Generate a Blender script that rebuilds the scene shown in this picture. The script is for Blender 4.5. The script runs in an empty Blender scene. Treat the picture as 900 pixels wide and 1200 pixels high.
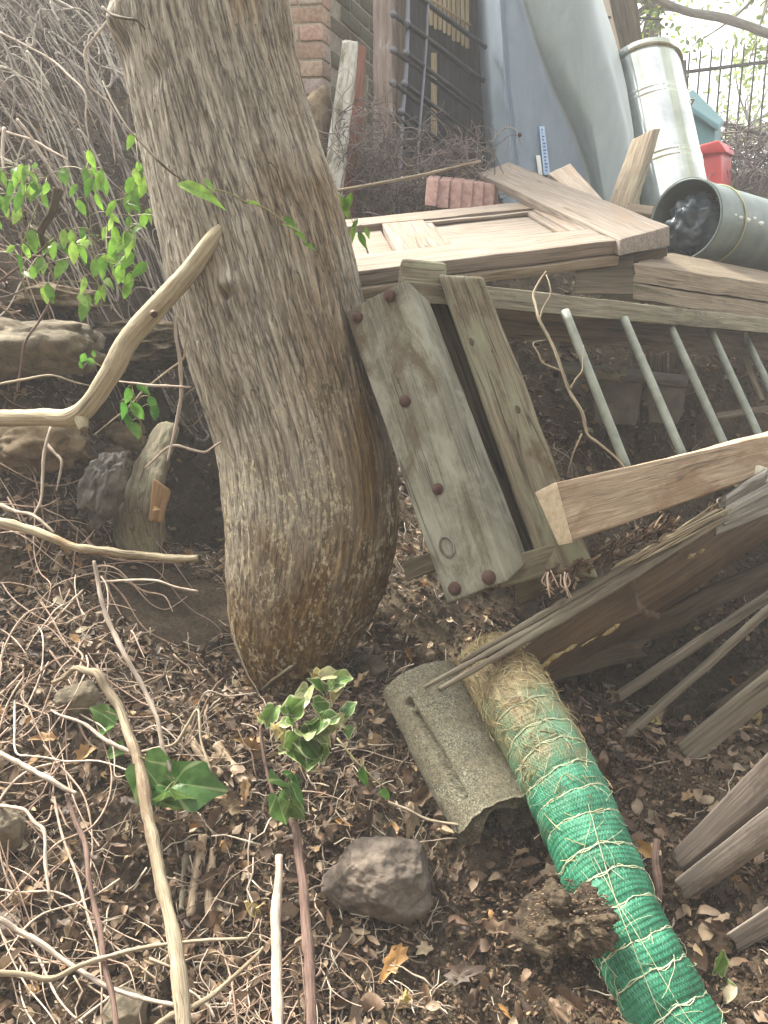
import bpy, bmesh, math, random
import numpy as np
from mathutils import Vector
random.seed(7); RS = np.random.RandomState(11)
sc = bpy.context.scene
R = math.radians
# ------------------------------------------------------------------ camera
CAM = np.array([0.0, 0.0, 1.5]); PITCH = R(12.0); FPX = 906.0      # focal length in photo pixels (900 x 1200)
FW = np.array([0, math.cos(PITCH), -math.sin(PITCH)]); UP = np.array([0, math.sin(PITCH), math.cos(PITCH)]); RT = np.array([1.0, 0, 0])
cd = bpy.data.cameras.new('camera'); cam = bpy.data.objects.new('camera', cd); sc.collection.objects.link(cam)
cam.location = CAM; cam.rotation_euler = (R(90) - PITCH, 0, 0)
cd.sensor_fit = 'VERTICAL'; cd.sensor_height = 24; cd.lens = 24 * FPX / 1200; cd.clip_start = 0.05; cd.clip_end = 500
sc.camera = cam
# ------------------------------------------------------------------ light
world = bpy.data.worlds.new('World'); sc.world = world; world.use_nodes = True
SUN_EL, SUN_AZ = R(52), R(-50)      # azimuth measured from +Y (away from the camera), negative to the left
wn, wl = world.node_tree.nodes, world.node_tree.links
bg = wn['Background']; sky = wn.new('ShaderNodeTexSky'); sky.sky_type = 'NISHITA'; sky.sun_disc = False
sky.sun_elevation = SUN_EL; sky.sun_rotation = SUN_AZ; sky.air_density = 1.0; sky.dust_density = 4.0; sky.ozone_density = 0.6
hs = wn.new('ShaderNodeHueSaturation'); hs.inputs['Saturation'].default_value = 0.30
wl.new(sky.outputs[0], hs.inputs['Color']); tm = wn.new('ShaderNodeMix'); tm.data_type = 'RGBA'; tm.blend_type = 'MULTIPLY'; tm.inputs[0].default_value = 1; tm.inputs[7].default_value = (1, .985, .90, 1); wl.new(hs.outputs[0], tm.inputs[6]); wl.new(tm.outputs[2], bg.inputs['Color']); bg.inputs['Strength'].default_value = 0.13
sd = bpy.data.lights.new('sun', 'SUN'); sd.energy = 2.6; sd.angle = R(12); sd.color = (1.0, 0.93, 0.80)
sun = bpy.data.objects.new('sun', sd); sc.collection.objects.link(sun)
sv = Vector((math.sin(SUN_AZ) * math.cos(SUN_EL), math.cos(SUN_AZ) * math.cos(SUN_EL), math.sin(SUN_EL)))
sun.rotation_euler = sv.to_track_quat('Z', 'Y').to_euler(); sun.location = (-6, 4, 9)
vs = sc.view_settings; vs.view_transform = 'Standard'; vs.look = 'None'; vs.gamma = 1; vs.use_curve_mapping = False; vs.exposure = 2.45

# ------------------------------------------------------------------ maths helpers
def P(px, py, d):
    """a real point: photo direction (px, py) at d metres of depth"""
    return CAM + d * (FW + (px - 450) / FPX * RT + (600 - py) / FPX * UP)
def nrm(v):
    v = np.asarray(v, float); return v / (np.linalg.norm(v, axis=-1, keepdims=True) + 1e-12)
def _h(ix, iy, iz, s):
    n = (ix * 374761393 + iy * 668265263 + iz * 2147483647 + s * 1274126177) & 0xffffffff
    n = ((n ^ (n >> 13)) * 1274126177) & 0xffffffff
    n = ((n ^ (n >> 16)) * 2246822519) & 0xffffffff
    return ((n ^ (n >> 15)) & 0xffff) / 32767.5 - 1.0
def vn(p, s=0):
    p = np.asarray(p, float); i = np.floor(p).astype(np.int64); f = p - i; f = f * f * (3 - 2 * f)
    r = 0
    for dx in (0, 1):
        for dy in (0, 1):
            for dz in (0, 1):
                w = (f[..., 0] if dx else 1 - f[..., 0]) * (f[..., 1] if dy else 1 - f[..., 1]) * (f[..., 2] if dz else 1 - f[..., 2])
                r = r + w * _h(i[..., 0] + dx, i[..., 1] + dy, i[..., 2] + dz, s)
    return r
def fbm(p, o=4, s=0, g=0.5):
    p = np.asarray(p, float); r = 0; a = 1.0; t = 0
    for k in range(o):
        r = r + a * vn(p * (2.03 ** k) + 17.3 * k, s + k); t += a; a *= g
    return r / t
def crom(pts, n):
    """Catmull-Rom through pts, n samples per span"""
    p = np.asarray(pts, float)
    if len(p) < 3:
        t = np.linspace(0, 1, n + 1)[:, None]; return p[0] * (1 - t) + p[-1] * t
    q = np.vstack([2 * p[0] - p[1], p, 2 * p[-1] - p[-2]]); out = []
    for i in range(1, len(q) - 2):
        t = np.linspace(0, 1, n, endpoint=False)[:, None]
        a, b, c, d = q[i - 1], q[i], q[i + 1], q[i + 2]
        out.append(0.5 * (2 * b + (c - a) * t + (2 * a - 5 * b + 4 * c - d) * t * t + (3 * b - a - 3 * c + d) * t ** 3))
    out.append(p[-1:]); return np.vstack(out)

class MB:
    """collects pieces of geometry that become ONE mesh object"""
    def __init__(s): s.V = []; s.F = []; s.G = []; s.T = []; s.MI = []; s.n = 0
    def add(s, V, F, gc=None, tc=None, mi=0):
        V = np.asarray(V, float).reshape(-1, 3); s.V.append(V)
        s.G.append(V if gc is None else np.asarray(gc, float).reshape(-1, 3)); s.T.append(np.zeros_like(V) if tc is None else np.asarray(tc, float).reshape(-1, 3))
        for f in F:
            f = np.asarray(f, np.int64)
            if len(f): s.F.append(f + s.n); s.MI.append(np.full(len(f), mi, np.int32))
        s.n += len(V); return s
    def build(s, name, mats, parent=None, smooth=True, origin=None, merge=False):
        V = np.vstack(s.V); G = np.vstack(s.G); T = np.vstack(s.T)
        if origin is None:
            origin = np.array([V[:, 0].mean(), V[:, 1].mean(), V[:, 2].min()]) if parent is None else np.array(parent['_o'])
        me = bpy.data.meshes.new(name); W = V - origin
        me.vertices.add(len(W)); me.vertices.foreach_set('co', W.astype(np.float32).ravel())
        li = np.concatenate([f.ravel() for f in s.F]); cnt = np.concatenate([np.full(len(f), f.shape[1]) for f in s.F])
        st = np.concatenate([[0], np.cumsum(cnt)[:-1]])
        me.loops.add(len(li)); me.loops.foreach_set('vertex_index', li.astype(np.int32))
        me.polygons.add(len(cnt)); me.polygons.foreach_set('loop_start', st.astype(np.int32)); me.polygons.foreach_set('loop_total', cnt.astype(np.int32))
        me.polygons.foreach_set('use_smooth', np.full(len(cnt), smooth)); me.polygons.foreach_set('material_index', np.concatenate(s.MI))
        a = me.attributes.new('gc', 'FLOAT_VECTOR', 'POINT'); a.data.foreach_set('vector', G.astype(np.float32).ravel())
        a = me.attributes.new('tc', 'FLOAT_VECTOR', 'POINT'); a.data.foreach_set('vector', T.astype(np.float32).ravel())
        me.update(calc_edges=True); me.validate()
        for m in (mats if isinstance(mats, (list, tuple)) else [mats]): me.materials.append(m)
        o = bpy.data.objects.new(name, me); sc.collection.objects.link(o)
        if parent is not None:
            o.parent = parent; po = np.array(parent['_o']); o.location = origin - po
        else: o.location = origin
        o['_o'] = [float(x) for x in origin]
        return o
def thing(name, loc, label, cat, group=None):
    o = bpy.data.objects.new(name, None); sc.collection.objects.link(o); o.location = loc; o['_o'] = [float(x) for x in loc]; o.empty_display_size = .1
    return tag(o, label, cat, group)
def tag(o, label=None, cat=None, group=None, kind=None):
    if label: o['label'] = label
    if cat: o['category'] = cat
    if group: o['group'] = group
    if kind: o['kind'] = kind
    return o

def g_tube(pts, rad, n=8, sp=4, cap=True, lump=0.0, seed=0, arc=None, flat=1.0):
    c = crom(pts, sp) if sp > 1 else np.asarray(pts, float); m = len(c)
    rad = np.interp(np.linspace(0, 1, m), np.linspace(0, 1, len(np.atleast_1d(rad))), np.atleast_1d(rad))
    tg = nrm(np.gradient(c, axis=0)); s = np.concatenate([[0], np.cumsum(np.linalg.norm(np.diff(c, axis=0), axis=1))])
    a = np.array([0, 0, 1.0]) if abs(tg[0][2]) < .9 else np.array([1.0, 0, 0])
    u = nrm(np.cross(tg[0], a)); U = []
    for i in range(m):
        u = nrm(u - tg[i] * np.dot(u, tg[i])); U.append(u)
    U = np.array(U); W = np.cross(tg, U)
    th = np.linspace(0, 2 * math.pi, n, endpoint=False)
    r = rad[:, None] * np.ones(n)[None]
    if lump:
        q = np.stack([np.cos(th)[None] * r / .02 * .5 + 0 * s[:, None], np.sin(th)[None] * r / .02 * .5 + 0 * s[:, None], s[:, None] / (rad.mean() * 2.5) + 0 * th[None]], -1)
        r = r * (1 + lump * fbm(q, 3, seed))
    V = c[:, None] + r[..., None] * (np.cos(th)[None, :, None] * U[:, None] * flat + np.sin(th)[None, :, None] * W[:, None])
    gc = np.stack([s[:, None] + 0 * r, r * np.cos(th)[None], r * np.sin(th)[None]], -1) + seed * 1.37
    tc = np.stack([s[:, None] + 0 * r, th[None] + 0 * r, 0 * r], -1)
    i = np.arange(m - 1)[:, None] * n; j = np.arange(n)[None]; k = (j + 1) % n
    Q = np.stack([i + j, i + k, i + n + k, i + n + j], -1).reshape(-1, 4)
    V = V.reshape(-1, 3); gc = gc.reshape(-1, 3); tc = tc.reshape(-1, 3); T = np.zeros((0, 3), int)
    if cap:
        b = len(V); V = np.vstack([V, c[0], c[-1]]); gc = np.vstack([gc, [0, 0, 0], [s[-1], 0, 0]]); tc = np.vstack([tc, [0, 0, 0], [s[-1], 0, 0]])
        jj = np.arange(n); T = np.vstack([np.stack([(jj + 1) % n, jj, np.full(n, b)], -1), np.stack([(m - 1) * n + jj, (m - 1) * n + (jj + 1) % n, np.full(n, b + 1)], -1)])
    return V, [Q, T], gc, tc

def g_box8(fr, bk, res=.02, rnd=.004, wob=.0015, seed=0, chew=0.0):
    """rounded, slightly warped board. fr = 4 front corners (start-low, end-low, end-high, start-high), bk = the four behind them.
       axis 0 runs from start to end (the grain)."""
    fr = np.asarray(fr, float); bk = np.asarray(bk, float)
    L = np.linalg.norm(fr[1] - fr[0]); W = np.linalg.norm(fr[3] - fr[0]); T = np.linalg.norm(bk[0] - fr[0])
    D = np.array([L, W, T])
    def ax(l):
        r = min(rnd, l * .3); n = max(1, int((l - 2 * r) / res)); n = min(n, 90)
        return np.concatenate([[0, r * .3], np.linspace(r, l - r, n + 1), [l - r * .3, l]])
    A = [ax(l) for l in D]; Vs = []; Qs = []; b = 0
    for fx in range(3):
        o = [q for q in range(3) if q != fx]
        for side in (0, 1):
            a, c = np.meshgrid(A[o[0]], A[o[1]], indexing='ij'); p = np.zeros(a.shape + (3,)); p[..., o[0]] = a; p[..., o[1]] = c; p[..., fx] = D[fx] * side
            n0, n1 = a.shape; i = np.arange(n0 - 1)[:, None] * n1; j = np.arange(n1 - 1)[None]
            q = np.stack([i + j, i + n1 + j, i + n1 + j + 1, i + j + 1], -1).reshape(-1, 4)
            if (side == 0) ^ (fx == 1): q = q[:, ::-1]
            Vs.append(p.reshape(-1, 3)); Qs.append(q + b); b += n0 * n1
    p = np.vstack(Vs); r = np.minimum(rnd, D * .3)
    q = np.clip(p, r, D - r); dv = (p - q) / r; ln = np.linalg.norm(dv, axis=1, keepdims=True); p = q + np.where(ln > 0, dv / np.maximum(ln, 1e-9), 0) * r
    gc = p + np.array([seed * 3.17, seed * 1.31, seed * .77])
    if chew:   # worn, ragged ends
        e = fbm(np.stack([p[:, 1] * 60, p[:, 2] * 60, 0 * p[:, 0] + seed], -1), 3, seed)
        t = p[:, 0] / L; p[:, 0] += np.where(t < .5, -(1 - 2 * t) ** 8, (2 * t - 1) ** 8) * (e * chew - chew * .5)
    t = p / D
    def tri(c, t):
        x, y = t[:, :1], t[:, 1:2]
        return c[0] * (1 - x) * (1 - y) + c[1] * x * (1 - y) + c[2] * x * y + c[3] * (1 - x) * y
    V = tri(fr, t) * (1 - t[:, 2:]) + tri(bk, t) * t[:, 2:]
    if wob:
        w = np.stack([fbm(V * np.array([9, 9, 9]) + seed, 3, seed + k) for k in (1, 2, 3)], -1)
        V = V + w * wob
    # orientation check
    c = V.mean(0); f = Qs[-1][0]
    Q = np.vstack(Qs)
    nn = np.cross(V[Q[:, 1]] - V[Q[:, 0]], V[Q[:, 3]] - V[Q[:, 0]]); m = V[Q].mean(1) - c
    if (np.sum(nn * m, 1) < 0).mean() > .5: Q = Q[:, ::-1]
    return V, [Q], gc, gc
def g_slab(f4, thick, d=None, **k):
    """board from its 4 front corners and a thickness away from the camera side (or along vector d)"""
    f4 = np.asarray(f4, float); n = nrm(np.cross(f4[1] - f4[0], f4[3] - f4[0]))
    if d is not None: n = nrm(np.asarray(d, float))
    elif np.dot(n, f4.mean(0) - CAM) < 0: n = -n
    return g_box8(f4, f4 + n * thick, **k)
def g_beam(a, b, w, t, wdir, **k):
    """board between centre-line ends a, b; w wide along wdir, t thick"""
    a = np.asarray(a, float); b = np.asarray(b, float); ax = nrm(b - a); wd = np.asarray(wdir, float); wd = nrm(wd - ax * np.dot(wd, ax)); n = np.cross(ax, wd)
    f = [a - wd * w / 2 - n * t / 2, b - wd * w / 2 - n * t / 2, b + wd * w / 2 - n * t / 2, a + wd * w / 2 - n * t / 2]
    return g_box8(f, [q + n * t for q in f], **k)
def g_blob(c, r, sub=4, amp=.15, fr=1.5, seed=0, facet=0.0, rot=0.0):
    bm = bmesh.new(); bmesh.ops.create_icosphere(bm, subdivisions=sub, radius=1)
    V = np.array([v.co[:] for v in bm.verts]); F = np.array([[v.index for v in f.verts] for f in bm.faces]); bm.free()
    if facet:
        rs = np.random.RandomState(seed); pl = nrm(rs.normal(size=(14, 3))); dd = rs.uniform(.62, .9, 14)
        for n, h in zip(pl, dd):
            s = V @ n; V = V - np.maximum(s - h, 0)[:, None] * n * facet
    V = V * (1 + amp * fbm(V * fr + seed * 3.1, 4, seed) + (.045 * fbm(V * 8 + seed, 4, seed + 5) if amp else 0))[:, None]
    V = V * np.asarray(r); ca, sa = math.cos(rot), math.sin(rot); V = np.stack([V[:, 0] * ca - V[:, 1] * sa, V[:, 0] * sa + V[:, 1] * ca, V[:, 2]], -1)
    return V + np.asarray(c), [F], V.copy(), V.copy()

# ------------------------------------------------------------------ materials
def mat(name):
    m = bpy.data.materials.new(name); m.use_nodes = True; return m, m.node_tree.nodes, m.node_tree.links, m.node_tree.nodes['Principled BSDF']
def nd(ns, t, **k):
    n = ns.new(t)
    for a, v in k.items():
        if a in n.inputs: n.inputs[a].default_value = v
        else: setattr(n, a, v)
    return n
def noise(ns, ls, vec, scale=5, detail=4, rough=.55, dist=0.0, st=(1, 1, 1)):
    mp = ns.new('ShaderNodeMapping'); mp.inputs['Scale'].default_value = st; ls.new(vec, mp.inputs['Vector'])
    n = ns.new('ShaderNodeTexNoise'); n.inputs['Scale'].default_value = scale; n.inputs['Detail'].default_value = detail; n.inputs['Roughness'].default_value = rough; n.inputs['Distortion'].default_value = dist
    ls.new(mp.outputs[0], n.inputs['Vector']); return n.outputs['Fac']
def ramp(ns, ls, fac, stops):
    r = ns.new('ShaderNodeValToRGB'); e = r.color_ramp.elements
    while len(e) < len(stops): e.new(.5)
    for x, (p, c) in zip(e, stops): x.position = p; x.color = (c if len(c) == 4 else tuple(c) + (1,))
    ls.new(fac, r.inputs[0]); return r.outputs[0]
def g(v): return (v, v, v)
def mix(ns, ls, fac, a, b, bt='MIX'):
    m = ns.new('ShaderNodeMix'); m.data_type = 'RGBA'; m.blend_type = bt
    for s, v in ((m.inputs[0], fac), (m.inputs[6], a), (m.inputs[7], b)):
        if hasattr(v, 'node'): ls.new(v, s)
        elif isinstance(v, (int, float)): s.default_value = v
        else: s.default_value = tuple(v) + (1,) if len(v) == 3 else v
    return m.outputs[2]
def bump(ns, ls, h, dist, strength=1.0, prev=None):
    b = ns.new('ShaderNodeBump'); b.inputs['Distance'].default_value = dist; b.inputs['Strength'].default_value = strength; ls.new(h, b.inputs['Height'])
    if prev is not None: ls.new(prev, b.inputs['Normal'])
    return b.outputs[0]
def attr(ns, n='gc'):
    a = ns.new('ShaderNodeAttribute'); a.attribute_name = n; return a.outputs['Vector']
def wood(name, dark, light, moss=None, mossamt=.5, stain=None, stainamt=.5, rough=.8, bd=.0022, gs=1.0, spk=None):
    m, ns, ls, b = mat(name); v = attr(ns)
    gr = noise(ns, ls, v, 14 * gs, 9, .62, .6, (.28, 4.5, 4.5)); fine = noise(ns, ls, v, 60 * gs, 4, .6, .2, (.12, 5, 5))
    c = ramp(ns, ls, gr, [(.3, dark), (.68, light)])
    c = mix(ns, ls, ramp(ns, ls, fine, [(.38, g(.55)), (.62, g(1.08))]), (0, 0, 0), c, 'MULTIPLY') if False else mix(ns, ls, 1.0, c, ramp(ns, ls, fine, [(.36, g(.62)), (.6, g(1.0))]), 'MULTIPLY')
    if moss:
        f = noise(ns, ls, v, 7, 6, .68, .3, (.7, 1.3, 1.3)); c = mix(ns, ls, ramp(ns, ls, f, [(.62 - mossamt * .3, g(0)), (.78 - mossamt * .3, g(.85))]), c, moss)
    if stain:
        f = noise(ns, ls, v, 5, 7, .7, .5, (.6, 1.6, 1.6)); c = mix(ns, ls, ramp(ns, ls, f, [(.64 - stainamt * .3, g(0)), (.74 - stainamt * .3, g(.9))]), c, stain)
    if spk:
        f = noise(ns, ls, v, 160, 3, .6, 0); c = mix(ns, ls, ramp(ns, ls, f, [(.62, g(0)), (.72, g(.35))]), c, spk)
    ck = noise(ns, ls, v, 7 * gs, 3, .5, .25, (.10, 3.2, 3.2)); ckr = ramp(ns, ls, ck, [(.480, g(0)), (.4925, g(1)), (.505, g(0))]); ck2 = noise(ns, ls, v, 3, 2, .5); ckm = mix(ns, ls, 1.0, ckr, ramp(ns, ls, ck2, [(.45, g(0)), (.55, g(.85))]), 'MULTIPLY')
    c = mix(ns, ls, ckm, c, tuple(x * .25 for x in dark))
    ls.new(c, b.inputs['Base Color']); b.inputs['Roughness'].default_value = rough; b.inputs['Specular IOR Level'].default_value = .25
    n1 = bump(ns, ls, gr, bd * 2, .8); n2 = bump(ns, ls, fine, bd, .7, n1); ls.new(n2, b.inputs['Normal']); return m
def leafmat(name, stops, trans=.35, rough=.55, vein=True):
    m, ns, ls, b = mat(name); geo = ns.new('ShaderNodeNewGeometry')
    c = ramp(ns, ls, geo.outputs['Random Per Island'], stops)
    v = attr(ns); f = noise(ns, ls, v, 55, 4, .6); c = mix(ns, ls, 1.0, c, ramp(ns, ls, f, [(.3, g(.6)), (.65, g(1.15))]), 'MULTIPLY')
    ls.new(c, b.inputs['Base Color']); b.inputs['Roughness'].default_value = rough; b.inputs['Specular IOR Level'].default_value = .3
    ls.new(bump(ns, ls, f, .0012, .8), b.inputs['Normal'])
    if trans:
        t = ns.new('ShaderNodeBsdfTranslucent'); ls.new(c, t.inputs['Color']); mx = ns.new('ShaderNodeMixShader'); mx.inputs[0].default_value = trans
        ls.new(b.outputs[0], mx.inputs[1]); ls.new(t.outputs[0], mx.inputs[2]); ls.new(mx.outputs[0], ns['Material Output'].inputs['Surface'])
    return m
def plain(name, col, rough=.6, metal=0.0, col2=None, sc_=8, bd=.0, det=5):
    m, ns, ls, b = mat(name); b.inputs['Roughness'].default_value = rough; b.inputs['Metallic'].default_value = metal
    v = attr(ns); f = noise(ns, ls, v, sc_, det, .65, .2)
    if col2: ls.new(ramp(ns, ls, f, [(.35, col), (.65, col2)]), b.inputs['Base Color'])
    else: b.inputs['Base Color'].default_value = tuple(col) + (1,)
    if bd: ls.new(bump(ns, ls, f, bd, .8), b.inputs['Normal'])
    return m
M = {}
M['greywood'] = wood('weathered grey green wood', (.14, .135, .105), (.27, .265, .205), (.33, .335, .275), .60, (.11, .085, .055), .42, spk=(.40, .42, .37))
M['mosswood'] = wood('mossy brown wood', (.12, .10, .065), (.31, .275, .195), (.25, .265, .18), .5, (.09, .06, .03), .3)
M['darkwood'] = wood('wet dark wood', (.035, .026, .018), (.16, .12, .075), (.08, .075, .04), .3)
M['railwood'] = wood('mossy grey rail wood', (.13, .115, .08), (.36, .33, .25), (.19, .20, .11), .3, (.10, .08, .05), .3)
M['tanwood'] = wood('bare tan timber', (.30, .215, .14), (.56, .44, .31), None, .5, (.26, .17, .10), .42, rough=.7)
M['doorwood'] = wood('sun bleached door wood', (.19, .155, .125), (.35, .30, .255), None, .5, (.23, .175, .13), .4)
M['plankwood'] = wood('pale brown plank wood', (.19, .145, .10), (.39, .32, .235), (.30, .29, .2), .25)
M['rotwood'] = wood('rotten brown wood', (.045, .028, .014), (.17, .11, .06), None, .5, (.33, .24, .09), .0, rough=.6, gs=.7)
M['driftwood'] = wood('silvery broken wood', (.16, .145, .12), (.45, .43, .39))
M['straw'] = wood('splinter straw wood', (.26, .20, .12), (.52, .44, .3))
M['batten'] = wood('dirty batten wood', (.10, .08, .055), (.29, .25, .19), (.17, .17, .11), .3)
M['picket'] = wood('worn picket wood', (.16, .13, .11), (.42, .36, .31), None, .5, (.12, .09, .07), .3)
M['redwood'] = wood('faded pink brown post wood', (.20, .15, .13), (.42, .34, .30), None, .5, (.45, .42, .40), .3)
M['stick'] = wood('pale stick bark', (.22, .17, .11), (.48, .41, .30), None, .5, (.16, .11, .07), .25, gs=2)
M['branch'] = wood('peeled branch bark', (.30, .24, .15), (.55, .48, .34), (.40, .38, .26), .3, (.22, .14, .07), .22, gs=1.3, bd=.003)
M['palestem'] = wood('pale dry stem bark', (.36, .28, .22), (.62, .53, .45), None, gs=3)
M['purplestem'] = wood('purple brown stem bark', (.10, .06, .048), (.25, .165, .135), None, .5, (.42, .36, .30), .2, gs=3)
M['iron'] = plain('rusty bolt iron', (.05, .028, .022), .8, .2, (.13, .065, .05), 60, .001)
M['greybar'] = plain('grey green painted metal', (.15, .17, .145), .6, .0, (.25, .27, .225), 22, .0004)
M['black'] = plain('black coated metal', (.02, .021, .024), .4, .0)
M['galv0'] = plain('galvanised steel', (.40, .43, .37), .2, 1.0, (.52, .54, .46), 3)
M['red'] = plain('red plastic', (.55, .03, .03), .35)
M['teal'] = plain('blue green plastic', (.10, .25, .28), .5)
M['fence'] = plain('dark iron', (.06, .055, .05), .6, .3)
M['stoneA'] = plain('reddish grey stone', (.065, .050, .040), .92, 0, (.19, .155, .125), 34, .010, 12)
M['stoneB'] = plain('tan lichen stone', (.065, .055, .038), .95, 0, (.21, .175, .12), 26, .010, 10)
M['stoneC'] = plain('buff rock', (.10, .07, .04), .95, 0, (.28, .22, .14), 18, .012, 10)
M['cloth'] = plain('dirty grey cloth', (.06, .058, .05), .95, 0, (.19, .18, .165), 28, .006)
M['pot'] = plain('dusty grey brown plastic', (.07, .06, .045), .8, 0, (.14, .12, .095), 18, .0005)

m, ns, ls, b = mat('galvanised steel with painted reflections'); v = attr(ns); b.inputs['Metallic'].default_value = 1; b.inputs['Roughness'].default_value = .16
f = noise(ns, ls, v, 9, 3, .6, 0, (.04, 1, 1)); f2 = noise(ns, ls, v, 6, 5, .65, .3)
ls.new(mix(ns, ls, 1.0, ramp(ns, ls, f, [(.35, (.42, .44, .33)), (.5, (.60, .62, .56)), (.65, (.70, .72, .72))]), ramp(ns, ls, f2, [(.3, g(.7)), (.6, g(1))]), 'MULTIPLY'), b.inputs['Base Color']); ls.new(bump(ns, ls, f, .016, 1.0), b.inputs['Normal']); M['galv'] = m  # colour streaks imitate reflected surroundings
# ------------------------------------------------------------------ terrain (a height field fitted through measured points)
ctl = [(30,1200,1.2),(300,1200,1.22),(500,1200,1.2),(700,1200,1.2),(880,1180,1.16),(60,1000,1.45),(300,1050,1.38),(600,1100,1.33),(850,1000,1.42),(470,900,1.6),(300,900,1.6),
 (60,850,1.66),(60,760,1.85),(180,760,1.98),(340,800,1.95),(480,790,1.86),(580,770,1.95),(850,880,1.72),(760,800,2.12),(60,650,2.1),(60,560,2.25),(60,440,2.42),(60,350,2.65),(60,250,2.95),
 (60,100,3.6),(60,0,4.1),(60,-200,5.0),(230,690,2.2),(210,600,2.7),(230,500,3.2),(200,400,3.4),(150,250,3.35),(150,100,3.9),(-200,1000,1.4),(-200,700,1.9),(-200,400,2.4),(-200,200,3.0),
 (850,720,2.7),(870,660,2.95),(700,620,2.65),(650,520,2.9),(850,470,3.05),(750,420,3.25),(850,390,3.4),(700,340,3.6),(600,260,3.9),(480,245,3.9),(350,300,3.8),(350,500,3.0),(350,650,2.4),
 (790,248,4.5),(860,235,5.3),(880,200,6.6),(1050,1000,1.4),(1050,700,2.2),(1050,450,3.1),(1100,300,4.4)]
CP = np.array([P(*c) for c in ctl])
wp = np.array([(-3,-3,-.5),(0,-3,-.5),(3,-3,-.5),(-2,0,.35),(0,0,.3),(2,0,.3),(-4,1,1.0),(-4,4,2.9),(-2,6,3.2),(0,6,2.7),(2.5,5,2.2),(1,9,3.0),(-3,9,4.2),(4,3,1.3),(5,0,.3),(5,7,2.9),(3.5,7.5,2.95)])
CP = np.vstack([CP, wp])
def _tps(r2): return np.where(r2 > 1e-12, .5 * r2 * np.log(np.maximum(r2, 1e-12)), 0)
_x = CP[:, :2]; _n = len(_x); _K = _tps(((_x[:, None] - _x[None]) ** 2).sum(-1)) + np.eye(_n) * .004
_A = np.zeros((_n + 3, _n + 3)); _A[:_n, :_n] = _K; _A[:_n, _n] = 1; _A[:_n, _n + 1:] = _x; _A[_n, :_n] = 1; _A[_n + 1:, :_n] = _x.T
_w = np.linalg.solve(_A, np.concatenate([CP[:, 2], np.zeros(3)]))
def H0(x, y):
    x = np.asarray(x, float); y = np.asarray(y, float); xc = np.clip(x, -5, 5.5); yc = np.clip(y, -3, 9.5)
    q = np.stack([xc.ravel(), yc.ravel()], -1); r = np.zeros(len(q))
    for i in range(0, len(q), 20000):
        k = q[i:i + 20000]; r[i:i + 20000] = _tps(((k[:, None] - _x[None]) ** 2).sum(-1)) @ _w[:_n] + _w[_n] + k @ _w[_n + 1:]
    return r.reshape(x.shape)
def grow(a, b, s, k):
    o = [a]
    while o[-1] < b: o.append(o[-1] + s); s *= k
    return np.array(o)
gx = np.concatenate([-grow(1.7, 40, .02, 1.09)[::-1], np.arange(-1.69, 1.9, .0115), grow(1.9, 40, .02, 1.09)])
gy = np.concatenate([-grow(-.55, 40, .03, 1.12)[::-1], np.arange(.56, 3.6, .0115), grow(3.6, 60, .015, 1.03)])
GX, GY = np.meshgrid(gx, gy, indexing='ij')
GZ = H0(GX, GY)
smooth_c = P(200, 715, 2.12); sm = np.exp(-(((GX - smooth_c[0]) / .20) ** 2 + ((GY - smooth_c[1]) / .16) ** 2) ** 2)
q = np.stack([GX, GY, 0 * GX], -1)
hole = P(835, 730, 2.25); GZ = GZ - .46 * np.exp(-((GX - hole[0]) / .42) ** 2 - ((GY - hole[1]) / .22) ** 2)
_b = np.clip((-.9 - GY) / 5.0, 0, 1); GZ = GZ + 8.5 * _b * _b * (3 - 2 * _b)  # unseen bank added behind the camera to block low sky
h2 = P(215, 545, 2.75); GZ = GZ - .38 * np.exp(-((GX - h2[0]) / .26) ** 2 - ((GY - h2[1]) / .28) ** 2)
h3 = P(500, 705, 2.0); GZ = GZ - .16 * np.exp(-((GX - h3[0]) / .16) ** 2 - ((GY - h3[1]) / .13) ** 2)  # dip added beneath the post to deepen its shade
near = np.clip(1.6 - np.hypot(GX, GY) / 6, .0, 1)
GZ = GZ + near * (1 - .75 * sm) * (.045 * fbm(q * 3.2, 3, 3) + .020 * fbm(q * 11, 3, 5) + .013 * np.abs(fbm(q * 28, 3, 8)) + .008 * fbm(q * 80, 2, 9))
def Hf(x, y):
    x = np.asarray(x, float); y = np.asarray(y, float)
    i = np.clip(np.searchsorted(gx, x) - 1, 0, len(gx) - 2); j = np.clip(np.searchsorted(gy, y) - 1, 0, len(gy) - 2)
    u = (x - gx[i]) / (gx[i + 1] - gx[i]); v = (y - gy[j]) / (gy[j + 1] - gy[j])
    return GZ[i, j] * (1 - u) * (1 - v) + GZ[i + 1, j] * u * (1 - v) + GZ[i, j + 1] * (1 - u) * v + GZ[i + 1, j + 1] * u * v
def HN(x, y, e=.03):
    return nrm(np.stack([-(Hf(x + e, y) - Hf(x - e, y)) / (2 * e), -(Hf(x, y + e) - Hf(x, y - e)) / (2 * e), np.ones_like(np.asarray(x, float))], -1))
_dd = np.arange(.7, 12, .006)
def Gd(px, py):
    pts = P(px, py, 1.0) - CAM; w = CAM + _dd[:, None] * pts; b = w[:, 2] < Hf(w[:, 0], w[:, 1])
    return _dd[np.argmax(b)] if b.any() else 12.0
def G(px, py, up=0.0):
    """where the photo ray through (px,py) meets the ground, lifted by up metres"""
    p = P(px, py, Gd(px, py)); return p + HN(p[0], p[1]) * up
V = np.stack([GX, GY, GZ], -1).reshape(-1, 3); n1 = len(gy); i = np.arange(len(gx) - 1)[:, None] * n1; j = np.arange(n1 - 1)[None]
m, ns, ls, b = mat('dark crumbly soil'); v = attr(ns)
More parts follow.
